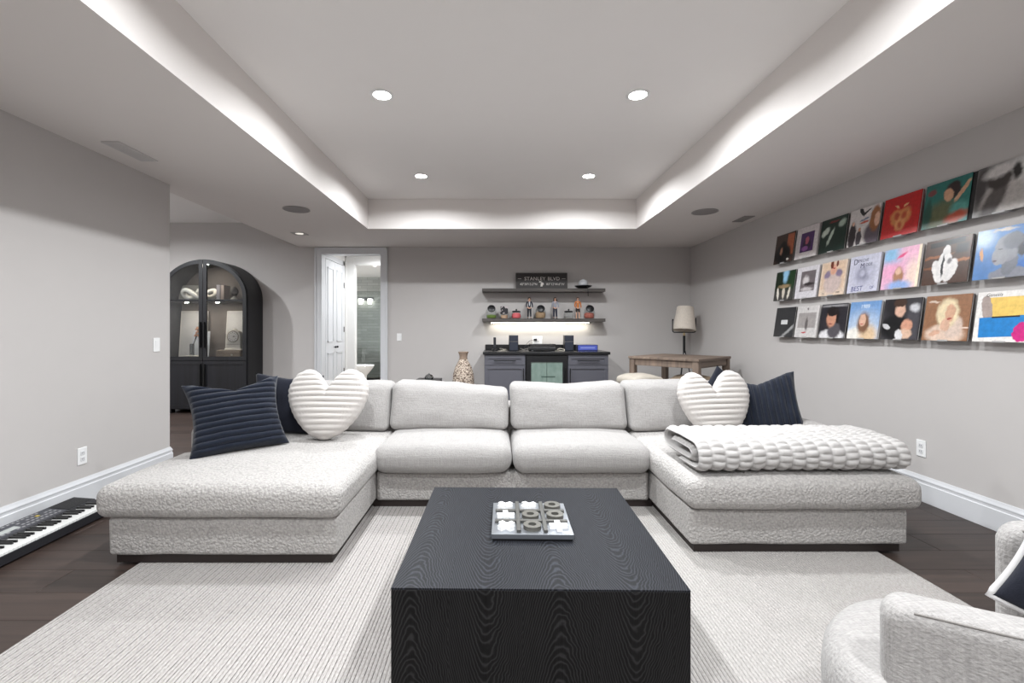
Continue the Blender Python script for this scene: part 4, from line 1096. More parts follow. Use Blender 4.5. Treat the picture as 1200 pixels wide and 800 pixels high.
t = thing('beverage_fridge', 'black drinks fridge with greenish glass door between grey cabinets', 'fridge', ((CX1 + CX2) / 2, CYF, 0))
w_ = (CX2 - CX1) / 2 - .003
MB().box(-w_, w_, .02, .6, .02, CZ - .003).build('body', BLACK, t)
dr = MB().frame([(-w_ + .01, .09), (w_ - .01, .09), (w_ - .01, CZ - .02), (-w_ + .01, CZ - .02)], [(-w_ + .075, .16), (w_ - .075, .16), (w_ - .075, CZ - .105), (-w_ + .075, CZ - .105)], -.025, .018).build('door_frame', BLACK, t)
pm_, nt, p = base_mat('fridge_glass'); p.inputs['Base Color'].default_value = lin((112, 132, 124)); p.inputs['Roughness'].default_value = .12; p.inputs['Coat Weight'].default_value = .6
nn_ = nd(nt, 'ShaderNodeTexNoise'); nn_.inputs['Scale'].default_value = 5; mrr = nd(nt, 'ShaderNodeMix', data_type='RGBA'); mrr.inputs['A'].default_value = lin((98, 122, 113)); mrr.inputs['B'].default_value = lin((150, 166, 158))
nt.links.new(nn_.outputs['Fac'], mrr.inputs['Factor']); nt.links.new(mrr.outputs['Result'], p.inputs['Base Color'])
gp = MB().box(-w_ + .075, w_ - .075, -.012, -.004, .16, CZ - .105).build('glass_pane', pm_, dr)
MB().box(-.004, .004, -.016, -.012, .16, CZ - .105).build('centre_bar', mat('fridge_bar', (70, 88, 80), .4), dr)
MB().box(-.08, .12, -.016, -.0121, .56, .575).build('shelf_edge', mat('fridge_bar', (70, 88, 80), .4), dr)
MB().tube([(w_ - .04, -.06, .3), (w_ - .04, -.06, .7)], .009, 10).tube([(w_ - .04, -.06, .33), (w_ - .04, -.024, .33)], .006, 8).tube([(w_ - .04, -.06, .67), (w_ - .04, -.024, .67)], .006, 8).build('handle', BLACKM, dr)
ct = thing('bar_countertop', 'black countertop with low backsplash over the grey cabinets', 'countertop', ((CX0 + CX3) / 2, CYF, CZ))
cw = (CX3 - CX0) / 2
MB().bbox(-cw - .02, cw + .02, -.03, YB - CYF, .0005, .04, .004, 2).build('slab', CTOP, ct)
MB().bbox(-cw, cw - .13, YB - CYF - .022, YB - CYF - .001, .0405, .125, .003, 1).build('backsplash', CTOP, ct)
CT = CZ + .04

# ------------------------------------------------------------------ things on the bar counter
NV = mat('speaker_navy', (38, 44, 58), .5)
for x, lb in ((.277, 'small dark bookshelf speaker left of the turntable'), (1.116, 'small dark bookshelf speaker right of the turntable')):
    t = thing('bookshelf_speaker', lb, 'speaker', (x, 6.88, CT), group='bookshelf speakers')
    MB().bbox(-.07, .07, -.001, .15, 0, .235, .004, 2).build('cabinet', BLACK, t)
    MB().bbox(-.064, .064, -.01, -.0012, .006, .135, .004, 2).build('grille', NV, t)
    MB().bbox(-.064, .064, -.01, -.0012, .148, .229, .004, 2).build('upper_grille', NV, t)
    MB().box(-.066, .066, -.008, -.0012, .138, .144).build('silver_strip', CHROME, t)
t = thing('cordless_phone', 'slim black handset standing in its base, far left of the counter', 'phone', (-.01, 6.86, CT))
MB().rings([oval(0, .045, .05, 0), oval(0, .045, .05, .02), oval(0, .034, .036, .034)]).build('base', BLACK, t, 40)
MB().bbox(-.02, .02, -.014, .014, .034, .205, .008, 3).build('handset', mat('handset_black', (34, 36, 42), .4), t)
t = thing('turntable', 'black record turntable with clear raised dust cover on the counter', 'turntable', (.70, 6.86, CT))
pb = MB().bbox(-.19, .19, -.17, .15, .018, .06, .006, 2).build('plinth', mat('turntable_black', (30, 30, 33), .35), t)
for x in (-.15, .15):
    for y in (-.13, .11): MB().lathe([(.02, 0), (.022, .012), (.018, .018)], 14, (x, y, 0)).build('foot', CHROME, t)
MB().lathe([(.14, .0605), (.14, .074), (.1, .075)], 36, (-.03, -.01, 0)).build('platter', mat('platter_grey', (150, 150, 152), .35, metal=.5), t, 40)
MB().lathe([(.135, .0752), (.135, .078), (.02, .079)], 36, (-.03, -.01, 0)).build('record', mat('vinyl', (18, 18, 19), .25), t, 40)
MB().lathe([(.022, .0605), (.022, .1), (.008, .11)], 14, (.14, .08, 0)).tube([(.14, .08, .1), (.13, -.05, .095), (.09, -.1, .085)], .005, 8).build('tonearm', CHROME, t, 40)
cv = MB(); cv.box(-.185, .185, -.165, -.162, .062, .105); cv.box(-.185, .185, .142, .145, .062, .105); cv.box(-.185, -.182, -.162, .142, .062, .105); cv.box(.182, .185, -.162, .142, .062, .105); cv.box(-.185, .185, -.165, .145, .105, .108)
cv.build('dust_cover', glass('smoky_acrylic', (215, 215, 218), .12, clear=.85), t)
t = thing('blue_box', 'low box with a bright blue front at the end of the counter', 'box', (1.40, 6.90, CT))
MB().bbox(-.155, .155, 0, .14, 0, .09, .004, 2).build('case', mat('box_navy', (44, 48, 78), .4), t)
MB().bbox(-.145, .145, -.004, -.0002, .008, .082, .002, 1).build('front_panel', mat('blue_panel', (84, 98, 190), .3, var=.15, vscale=9), t)
MB().box(-.11, .11, -.0055, -.0042, .034, .056).build('pale_stripe', mat('blue_pale', (138, 150, 216), .3), t)
CAB = mat('cable_grey', (120, 116, 112), .5); CABK = mat('cable_black', (28, 28, 30), .5)
def cable(label, pts, m, r=.004):
    P = [Vector(p) for p in pts]; out = []
    for i in range(len(P) - 1):
        p0, p1, p2, p3 = P[max(i - 1, 0)], P[i], P[i + 1], P[min(i + 2, len(P) - 1)]
        for q in range(6):
            s = q / 6; out.append(.5 * ((2 * p1) + (-p0 + p2) * s + (2 * p0 - 5 * p1 + 4 * p2 - p3) * s * s + (-p0 + 3 * p1 - 3 * p2 + p3) * s ** 3))
    out.append(P[-1])
    tag(MB().tube(out, r, 6).build('cable', m, None, True), label, 'cable')
cz = CT + .005
cable('pale cable looping beside the cordless phone', [(.05, 6.88, cz), (.09, 6.80, cz), (.15, 6.84, cz + .02), (.17, 6.95, cz), (.10, 7.0, cz), (.07, 6.9, cz + .03), (.16, 7.08, cz)], mat('cable_pale', (190, 184, 172), .5), .005)
cable('tangle of grey cable between left speaker and turntable', [(.36, 6.95, cz), (.40, 6.82, cz), (.47, 6.80, cz), (.49, 6.9, cz + .03), (.42, 6.96, cz + .01), (.38, 6.87, cz + .03), (.46, 6.76, cz), (.495, 6.78, cz)], CAB, .006)
cable('pale coiled cable between turntable and right speaker', [(.91, 6.9, cz), (.95, 6.78, cz), (1.02, 6.76, cz), (1.03, 6.84, cz + .02), (.96, 6.86, cz + .03), (.93, 6.80, cz + .01), (1.0, 6.74, cz)], mat('cable_pale', (190, 184, 172), .5), .007)
cable('thin black cord hanging from the wall outlet to the counter', [(.60, 7.17, 1.085), (.53, 7.16, 1.06), (.47, 7.16, .99), (.46, 7.12, cz + .02), (.48, 7.0, cz)], CABK, .003)

# ------------------------------------------------------------------ floating shelves
SW = plankwood('shelf_wood', (58, 54, 52), (94, 88, 84), 'x', .6, False)
SX0, SX1, SYF = -.202, 1.682, 6.95
S1, S2 = 1.875, 1.415                              # top faces
for zt, lb in ((S1, 'upper dark wood floating shelf above the bar'), (S2, 'lower dark wood floating shelf with the light strip under it')):
    o = MB().bbox(SX0, SX1, SYF, YB - .001, zt - .05, zt, .003, 1).build('floating_shelf', SW); tag(o, lb, 'shelf', 'floating shelves')
t = thing('light_strip', 'bright white light strip under the lower shelf', 'light', (.70, 7.13, S2 - .05))
MB().bbox(-.775, .775, -.018, .018, -.014, -.0005, .002, 1).build('channel', WHITE, t)
MB().box(-.765, .765, -.014, .014, -.0165, -.0142).build('diffuser', emit('led_glow', (255, 250, 235), 34), t)

# things on the upper shelf
SIGNM = mat('sign_black', (36, 30, 29), .55, var=.12)
t = thing('street_sign', 'dark wooden street name sign leaning on the upper shelf', 'sign', (.725, 7.13, S1), (R(-7), 0, 0))
MB().bbox(-.405, .405, -.01, .01, 0, .262, .003, 1).build('board', SIGNM, t)
e = MB()
for q in ((-.405, .405, 0, .012), (-.405, .405, .25, .262), (-.405, -.393, .012, .25), (.393, .405, .012, .25)): e.box(q[0], q[1], -.014, -.0102, q[2], q[3])
e.build('edge_frame', mat('sign_edge', (62, 56, 54), .6), t)
LW = mat('sign_white', (206, 200, 194), .6)
text('lettering', 'STANLEY', .078, LW, t, (-.105, -.0115, .167), space=1.05); text('lettering', 'BLVD', .078, LW, t, (.19, -.0115, .167), space=1.05)
for s in (-1, 1): MB().box(s * .345 - .028, s * .345 + .028, -.0125, -.0102, .165, .171).build('dash', LW, t)
text('lettering', "42°33'13.2\"N", .05, LW, t, (-.205, -.0115, .08))
text('lettering', "83°12'44.6\"W", .05, LW, t, (.215, -.0115, .08))
mit = [(-.02, .045), (.012, .045), (.018, .06), (.022, .078), (.03, .07), (.034, .085), (.02, .108), (.012, .103), (.0, .112), (-.004, .1), (-.018, .085), (-.014, .068)]
up = [(-.045, .118), (-.02, .106), (.0, .114), (.012, .117), (-.005, .125), (-.03, .130)]
MB().prism(mit, -.0125, -.0102).build('state_emblem', LW, t); MB().prism(up, -.0125, -.0102).build('state_emblem', LW, t)
t = thing('silver_bowl', 'shiny silver lidded bowl on a dark dish with a black cord', 'bowl', (1.365, 7.07, S1))
MB().lathe([(.03, .0), (.06, .006), (.12, .035), (.135, .05), (.13, .05), (.115, .04), (.05, .014), (0, .012)], 32).build('dish', BLACK, t, 40)
SILV = mat('silver_satin', (206, 208, 212), .25, metal=.25)
MB().lathe([(.03, .02), (.065, .045), (.078, .075), (.07, .105), (.062, .112)], 32).build('cup', SILV, t, 40)
MB().lathe([(.066, .1122), (.06, .125), (.035, .142), (.012, .148), (.012, .152), (.0, .16)], 32).build('lid', SILV, t, 40)
MB().tube([(.035, -.10, .036), (.045, -.124, .02), (.048, -.127, -.05), (.05, -.126, -.12)], .006, 8).build('cord', BLACK, t, True)

# jars
JG = glass('jar_glass', (250, 252, 252), .03, clear=.98, fres=.3)
def candy(c): return mat('candy_%d_%d_%d' % c, c, .35, var=.35, vscale=90, bump=.8, bscale=90, bdist=.006)
def slant_jar(label, x, c, h=.09):
    t = thing('slant_lid_jar', label, 'jar', (x, 7.06, S2), group='slant-lid glass jars')
    MB().lathe([(.05, .003), (.075, .01), (.087, .05), (.088, .09), (.08, .13), (.058, .168), (.03, .188), (.0, .195)], 28).build('glass_body', JG, t, True)
    MB().lathe([(.05, .006), (.07, .011), (.079, .05), (.08, h * .8), (.06, h), (.0, h + .006)], 24).build('filling', candy(c), t, 40)
    lid = MB().lathe([(.06, 0), (.062, .012), (.054, .018), (.0, .02)], 28).build('lid', BLACK, t, 40, loc=(0, -.055, .150), rot=(R(62), 0, 0))
    MB().lathe([(.008, .0202), (.009, .028), (.013, .033), (.0, .037)], 16).build('knob', BLACK, lid, 40)
    return t
slant_jar('slant-lid glass jar of green sweets at the end of lower shelf', -.06, (126, 150, 74), .06)
slant_jar('slant-lid glass jar of tan nuts between two figurines', .70, (178, 148, 116), .105)
slant_jar('slant-lid glass jar of red and white sweets near shelf end', 1.455, (190, 110, 96), .09)
def knob_jar(label, x, c, h):
    t = thing('knob_lid_jar', label, 'jar', (x, 7.05, S2), group='knob-lid glass jars')
    MB().lathe([(.06, .002), (.074, .008), (.078, .05), (.074, .085), (.06, .098)], 28).build('glass_body', JG, t, 40)
    if h: MB().lathe([(.055, .006), (.068, .012), (.072, h * .6), (.055, h), (.0, h + .006)], 24).build('filling', candy(c), t, 40)
    l = MB().lathe([(.064, .0985), (.067, .102), (.067, .114), (.05, .122), (.012, .124), (.01, .134), (.016, .144), (.0, .152)], 28).build('lid', BLACK, t, 40)
knob_jar('low glass jar of pink and red sweets under a black knob lid', .325, (214, 92, 98), .085)
knob_jar('low empty glass jar under a black knob lid', 1.135, (210, 205, 200), .012)
t = thing('patterned_tin', 'black and white patterned tin standing on a glass of sweets', 'tin', (.137, 7.06, S2))
def checks():
    m, nt, p = base_mat('tin_print'); L = nt.links.new
    v = coords(nt, (1, 1, 1)); vo = nd(nt, 'ShaderNodeTexVoronoi'); vo.inputs['Scale'].default_value = 34; L(v, vo.inputs['Vector'])
    rp = nd(nt, 'ShaderNodeValToRGB'); rp.color_ramp.interpolation = 'CONSTANT'; rp.color_ramp.elements[0].color = lin((34, 32, 38)); rp.color_ramp.elements[1].position = .62; rp.color_ramp.elements[1].color = lin((196, 186, 186))
    sx = nd(nt, 'ShaderNodeSeparateColor'); L(vo.outputs['Color'], sx.inputs[0]); L(sx.outputs[0], rp.inputs[0]); L(rp.outputs[0], p.inputs['Base Color']); p.inputs['Roughness'].default_value = .35
    return m
MB().lathe([(.05, .0), (.058, .004), (.06, .07), (.05, .075)], 24).build('glass_foot', JG, t, 40)
MB().lathe([(.045, .004), (.053, .008), (.054, .055), (.0, .06)], 20).build('sweets', candy((196, 160, 132)), t, 40)
MB().bbox(-.058, .058, -.045, .045, .0755, .19, .006, 2).build('tin_body', checks(), t)

# figurines, about 32 cm tall
def skin_mesh(name, verts, edges, radii, m, parent, sub=2, loc=(0, 0, 0)):
    me = bpy.data.meshes.new(name); me.from_pydata(verts, edges, []); o = bpy.data.objects.new(name, me); COL.objects.link(o)
    md = o.modifiers.new('skin', 'SKIN'); md.use_smooth_shade = True
    for i, r in enumerate(radii): me.skin_vertices[0].data[i].radius = r if isinstance(r, tuple) else (r, r)
    me.skin_vertices[0].data[0].use_root = True
    sd = o.modifiers.new('sub', 'SUBSURF'); sd.levels = sub; sd.render_levels = sub
    bpy.context.view_layer.update()
    nm = bpy.data.meshes.new_from_object(o.evaluated_get(bpy.context.evaluated_depsgraph_get()))
    bpy.data.objects.remove(o); bpy.data.meshes.remove(me)
    nm.materials.clear(); nm.materials.append(m)
    o = bpy.data.objects.new(name, nm); COL.objects.link(o); o.parent = parent; o.location = loc
    return o
SKIN = mat('figure_skin', (212, 168, 144), .5, var=.04)
def figurine(label, x, top_c, leg_c, hair_c, long_hair=False, shirt=None, shorts=False, lean=0.0):
    t = thing('figurine', label, 'figurine', (x, 7.04, S2), group='figurines on the lower shelf')
    H = .325
    # body: pelvis, spine, neck, legs, arms
    V = [(0, 0, .165), (0, 0, .20), (0, 0, .245), (0, 0, .268), (0, -.002, .28),
         (-.016, 0, .155), (-.020, -.002, .085), (-.022, .002, .018), (-.024, -.018, .008),
         (.016, 0, .155), (.020, -.002, .085), (.024, .002, .018), (.027, -.018, .008),
         (-.034, 0, .258), (-.046, .0, .205), (-.036, -.02, .165), (.034, 0, .258), (.048, .002, .205), (.05, -.008, .158)]
    E = [(0, 1), (1, 2), (2, 3), (3, 4), (0, 5), (5, 6), (6, 7), (7, 8), (0, 9), (9, 10), (10, 11), (11, 12), (3, 13), (13, 14), (14, 15), (3, 16), (16, 17), (17, 18)]
    rad = [.020, .019, .022, .013, .009, .016, .011, .008, .008, .016, .011, .008, .008, .011, .008, .006, .011, .008, .006]
    skin_mesh('body', V, E, rad, SKIN, t)
    # clothing a little fuller than the body
    tm = mat('cloth_%d_%d_%d' % top_c, top_c, .8); lm = mat('cloth_%d_%d_%d' % leg_c, leg_c, .8)
    tv = [(0, 0, .158), (0, 0, .2), (0, 0, .245), (0, 0, .262), (-.034, 0, .258), (-.046, .0, .205), (-.038, -.016, .172), (.034, 0, .258), (.048, .002, .205), (.05, -.006, .168)]
    skin_mesh('top', tv, [(0, 1), (1, 2), (2, 3), (3, 4), (4, 5), (5, 6), (3, 7), (7, 8), (8, 9)], [.025, .024, .026, .017, .014, .011, .010, .014, .011, .010], tm, t)
    zl = .095 if shorts else .02
    lv = [(0, 0, .168), (-.017, 0, .15), (-.020, -.002, .105 if shorts else .085), (-.022, .002, zl), (.017, 0, .15), (.020, -.002, .105 if shorts else .085), (.024, .002, zl)]
    skin_mesh('trousers' if not shorts else 'shorts', lv, [(0, 1), (1, 2), (2, 3), (0, 4), (4, 5), (5, 6)], [.023, .019, .0145, .012, .019, .0145, .012], lm, t)
    for s in (-1, 1): MB().rbox(s * .023 - .010, s * .023 + .010, -.032, .012, .0005, .014, .006, .01, 2).build('shoe', BLACK if not shorts else SKIN, t, True)
    # head with face
    h = MB()
    prof = [(.0, -.024), (.008, -.022), (.013, -.012), (.0165, .0), (.017, .010), (.013, .020), (.006, .025), (0, .0255)]
    h.lathe(prof, 20, (0, -.003, .301), cap=False)
    hd_ = h.build('head', SKIN, t, True)
    MB().rbox(-.0025, .0025, -.024, -.016, .296, .304, .002, .01, 2).build('nose', SKIN, hd_, True)
    for s in (-1, 1): MB().lathe([(0, -.002), (.0022, 0), (0, .002)], 8, (s * .0065, -.0185, .304)).build('eye', BLACK, hd_, True)
    MB().box(-.005, .005, -.0185, -.0165, .289, .2905).build('mouth', mat('figure_lips', (150, 80, 74), .5), hd_)
    for s in (-1, 1): MB().rbox(s * .0175 - .002, s * .0175 + .002, -.005, .003, .297, .307, .0018, .01, 2).build('ear', SKIN, hd_, True)
    hm = mat('hair_%d_%d_%d' % hair_c, hair_c, .6, var=.2)
    q = MB(); q.lathe([(.0, .034), (.012, .031), (.0205, .021), (.0225, .008), (.0215, -.006 if not long_hair else -.02)], 20, (0, .003, .3), cap=False)
    for i, v in enumerate(q.v):
        if v[2] < .310 and v[1] < -.006: q.v[i] = (v[0], v[1], .310)
    hr = q.build('hair', hm, t, True)
    if long_hair:
        MB().rings([oval(0, .02, .012, z, 16) for z in (.315, .30, .28, .262, .24)]).build('long_hair', hm, t, True, loc=(0, .014, 0))
        for s in (-1, 1): MB().tube([(s * .018, -.004, .31), (s * .024, -.006, .285), (s * .026, -.008, .255)], [.007, .009, .006], 10).build('hair_lock', hm, t, True)
    if shirt:
        MB().prism([(-.006, .2), (.006, .2), (.008, .262), (-.008, .262)], -.0275, -.022).build('shirt_front', mat('cloth_%d_%d_%d' % shirt, shirt, .8), t)
    t.rotation_euler.z = R(lean)
figurine('figurine in dark suit and pale shirt beside the tan nut jar', .525, (46, 50, 62), (36, 38, 46), (34, 26, 24), shirt=(210, 212, 220))
figurine('figurine with long dark hair and grey top on the lower shelf', .925, (150, 152, 164), (48, 50, 64), (26, 22, 24), long_hair=True)
figurine('figurine in orange top and dark shorts on the lower shelf', 1.275, (196, 118, 62), (44, 36, 36), (70, 46, 34), shorts=True)

# ------------------------------------------------------------------ vase and side table
def weave():
    m, nt, p = base_mat('woven_seagrass'); L = nt.links.new
    v = coords(nt, (1, 1, 1.6)); vo = nd(nt, 'ShaderNodeTexVoronoi'); vo.inputs['Scale'].default_value = 38; L(v, vo.inputs['Vector'])
    rp = nd(nt, 'ShaderNodeValToRGB'); rp.color_ramp.elements[0].color = lin((216, 200, 184)); rp.color_ramp.elements[1].color = lin((96, 78, 66)); rp.color_ramp.elements[0].position = .3; rp.color_ramp.elements[1].position = .75
    L(vo.outputs['Distance'], rp.inputs[0]); L(rp.outputs[0], p.inputs['Base Color'])
    bp = nd(nt, 'ShaderNodeBump'); bp.invert = True; bp.inputs['Strength'].default_value = .9; bp.inputs['Distance'].default_value = .012; L(vo.outputs['Distance'], bp.inputs['Height']); L(bp.outputs[0], p.inputs['Normal'])
    p.inputs['Roughness'].default_value = .85
    return m
t = thing('floor_vase', 'tall woven beige bottle-shaped floor vase beside the bar', 'vase', (-.464, 6.6, 0))
MB().lathe([(.10, 0), (.115, .02), (.14, .2), (.155, .38), (.157, .5), (.148, .60), (.12, .70), (.08, .775), (.06, .815)], 48).build('body', weave(), t, True)
MB().lathe([(.06, .813), (.056, .84), (.058, .875), (.074, .915), (.078, .925), (.068, .925), (.05, .875), (.048, .83)], 40, cap=False).build('neck', mat('vase_neck', (150, 130, 114), .8, var=.3, vscale=50, bump=.6, bscale=90, bdist=.005), t, True)
t = thing('side_table', 'small black side table behind the sofa beside the vase', 'table', (-.925, 6.3, 0))
MB().bbox(-.17, .17, -.17, .17, .535, .56, .003, 1).build('top', BLACK, t)
for sx in (-1, 1):
    for sy in (-1, 1): MB().bbox(sx * .155 - .01, sx * .155 + .01, sy * .155 - .01, sy * .155 + .01, 0, .5345, .002, 1).build('leg', BLACKM, t)
t = thing('glass_dome', 'small clear glass dish with lid on the black side table', 'dish', (-.915, 6.28, .5603))
MB().lathe([(.05, 0), (.055, .004), (.06, .03), (.058, .032), (.0, .032)], 28).build('dish', glass('clear_dish', (235, 238, 238), .2), t, 40)
MB().lathe([(.058, .0325), (.052, .05), (.03, .066), (.008, .07), (.01, .082), (.0, .086)], 28).build('lid', glass('clear_dish', (235, 238, 238), .2), t, 40)

# ------------------------------------------------------------------ tall wooden table, stools, lamp
RW = plankwood('rustic_wood', (84, 71, 63), (142, 124, 110), 'x', .6, True, 1.0, .3)
RWZ = plankwood('rustic_wood_legs', (84, 71, 63), (142, 124, 110), 'z', .6, True, 1.0, .3)
t = thing('counter_table', 'square weathered wooden counter-height table in the far corner', 'table', (2.32, 5.74, 0), (0, 0, R(41.7)))
hs = .45; TH = .91
nb = 6
for i in range(nb):
    y0 = -hs + 2 * hs * i / nb
    MB().bbox(-hs, hs, y0 + .001, y0 + 2 * hs / nb - .001, TH - .03, TH, .003, 1).build('top_board', RW, t)
for sx in (-1, 1):
    for sy in (-1, 1): MB().bbox(sx * .405 - .036, sx * .405 + .036, sy * .405 - .036, sy * .405 + .036, 0, TH - .0305, .004, 1).build('leg', RWZ, t)
for s in (-1, 1):
    MB().bbox(-.368, .368, s * .415 - .012, s * .415 + .012, TH - .11, TH - .0305, .003, 1).build('apron', RW, t)
    MB().bbox(s * .415 - .012, s * .415 + .012, -.368, .368, TH - .11, TH - .0305, .003, 1).build('apron', RWZ, t)
def stool(label, x, y, c, rot):
    t = thing('stool', label, 'stool', (x, y, 0), (0, 0, R(rot)), 'upholstered stools at the wooden table')
    m = mat('stool_fabric_%d' % c[0], c, .9, var=.15, vscale=14, bump=.4, bscale=120)
    def f(px, py, pz):
        r = math.hypot(px, py) / .24
        return (px, py, pz + (.028 * max(0, 1 - r * r) + .012 * nz(px + c[0], py, 0, 9) if pz > .6 else 0))
    MB().rbox(-.22, .22, -.2, .2, .56, .675, .05, .03, 5, f).build('cushion', m, t, True)
    MB().bbox(-.19, .19, -.17, .17, .53, .562, .004, 1).build('seat_frame', RWZ, t)
    for sx in (-1, 1):
        for sy in (-1, 1): MB().tube([(sx * .16, sy * .14, .53), (sx * .2, sy * .18, 0)], .016, 10).build('leg', RWZ, t, 40)
    for sy in (-1, 1): MB().tube([(-.185, sy * .165, .2), (.185, sy * .165, .2)], .011, 8).build('stretcher', RWZ, t, 40)
stool('beige cushioned stool under the left corner of the wooden table', 1.78, 5.62, (186, 178, 166), 20)
stool('taupe cushioned stool under the near corner of the wooden table', 2.36, 5.46, (160, 142, 122), -42)
t = thing('floor_lamp', 'floor lamp with tilted linen shade on black tripod in the corner', 'lamp', (2.80, 6.75, 0))
SHM = linen('lamp_linen', (218, 208, 196), strength=.3)
for a in (100, 220, 340):
    MB().tube([(.012 * math.cos(R(a)), .012 * math.sin(R(a)), .93), (.20 * math.cos(R(a)), .20 * math.sin(R(a)), .0)], [.008, .007], 8).build('leg', BLACKM, t, 40)
MB().tube([(0, 0, .9), (0, 0, 1.155)], .018, 12).build('pole', BLACKM, t, 40)
MB().lathe([(.012, 1.155), (.016, 1.16), (.016, 1.19), (.012, 1.20)], 14).build('socket', mat('socket_brass', (196, 176, 140), .4, metal=.4), t, 40)
bail = [(-.172, 0, 1.40), (-.172, 0, 1.235)] + [(-.172 + .03 - .03 * math.cos(R(a)), 0, 1.235 - .03 * math.sin(R(a))) for a in (30, 60, 90)] + [(.172 - .03 + .03 * math.sin(R(a)), 0, 1.205 + .03 - .03 * math.cos(R(a))) for a in (0, 30, 60, 90)] + [(.172, 0, 1.42)]
MB().tube(bail, .0075, 8).build('bail', BLACKM, t, True)
sh = MB().lathe([(.165, 0), (.115, .35), (.112, .35), (.162, 0)], 40, cap=False).build('shade', SHM, t, 40, loc=(0, 0, 1.235), rot=(R(-8), R(6), 0))
MB().lathe([(.02, .02), (.03, .06), (.026, .1), (.0, .115)], 16).build('bulb', mat('bulb_white', (236, 232, 222), .3), sh, True)
for s in (-1, 1): MB().lathe([(.012, -.006), (.012, .006)], 12, (s * .168, 0, 1.39), axis='x').build('pivot_knob', BLACKM, t, 40)

# ------------------------------------------------------------------ arched display cabinet
def arched():
    Wd, SP, TOP, Dp = .66, 1.72, 2.29, .44
    t = thing('arched_cabinet', 'black arched display cabinet with glass doors in the alcove', 'cabinet', (-4.34, 6.77, 0))
    BW = plankwood('cabinet_black_wood', (11, 11, 14), (26, 26, 32), 'z', .5, False, .8, .2)
    def outline(w_, zb, inset=0, n=28):
        return [(-w_ + inset, zb), (w_ - inset, zb)] + arc(0, SP, w_ - inset, TOP - SP - inset, 0, 180, n)
    MB().frame(outline(Wd, .06), outline(Wd, .12, .045), 0, Dp - .012).build('carcass', BW, t, 30)
    MB().prism(outline(Wd, .06, .004), Dp - .0115, Dp).build('back_panel', mat('cabinet_back', (112, 104, 99), .7, var=.08), t)
    for x in (-.58, .5):
        MB().box(x, x + .08, .03, .11, 0, .0598).box(x, x + .08, Dp - .11, Dp - .03, 0, .0598).build('foot', BW, t)
    MB().box(-Wd + .046, Wd - .046, .03, Dp - .013, .775, .80).build('middle_shelf', BW, t)
    MB().box(-Wd + .046, Wd - .046, .05, Dp - .013, 1.665, 1.70).build('upper_shelf', BW, t)
    for (px_, pz_, w_) in ((.16, 1.664, 2.5), (-.3, 1.664, 2.5), (.0, 2.235, 3.0)):
        pk = MB().lathe([(.0, -.001), (.03, -.001), (.032, -.004), (.032, -.010), (.026, -.012)], 20, (px_, .075, pz_)).build('puck_light', WHITE, t, 40)
        MB().lathe([(.025, -.013), (.025, -.0122)], 20, (px_, .075, pz_)).build('puck_lens', emit('puck_glow', (255, 246, 232), w_ / (PI * PI * .025 ** 2)), pk)
    def half(s, zb, e):
        # outline of one upper door leaf
        a = Wd - .012 - e; o = [(s * (.003 + e), zb + e), (s * a, zb + e)]
        tp = TOP - SP - .012 - e
        o += [(s * x, z) for x, z in arc(0, SP, a, tp, 0, 88.5 if not e else 84, 24)]
        o[-1] = (s * (.003 + e), o[-1][1])
        return o
    for s in (-1, 1):
        o, i_ = half(s, .79, 0), half(s, .79, .055)
        d = MB().frame(o, i_, -.025, -.001).build('glass_door', BW, t, 30)
        MB().prism(i_, -.014, -.010).build('pane', glass('cabinet_glass', (245, 246, 246), .045, clear=.97), d)
        MB().bbox(s * .03 - .012, s * .03 + .012, -.055, -.026, .98, 1.36, .004, 1).build('handle', BLACKM, d)
        MB().bbox(min(s * .06, s * (Wd - .05)), max(s * .06, s * (Wd - .05)), -.022, -.016, 1.672, 1.694, .002, 1).build('shelf_rail', BW, d)
        a, c = sorted((s * .003, s * (Wd - .012)))
        d = MB().box(a, c, -.016, -.001, .075, .782)
        for q in ((a, c, .075, .13), (a, c, .727, .782), (a, a + .055, .13, .727), (c - .055, c, .13, .727)): d.box(q[0], q[1], -.025, -.0165, q[2], q[3])
        d = d.build('lower_door', BW, t)
        MB().bbox(s * .03 - .012, s * .03 + .012, -.055, -.026, .40, .74, .004, 1).build('handle', BLACKM, d)
arched()
AX, AY = -4.34, 6.77
CRM = mat('cream_plaster', (222, 216, 206), .7, var=.05)
U, Mz = 1.7005, .8005
def at(px, y): return (px - 580.5) * y / 533.33
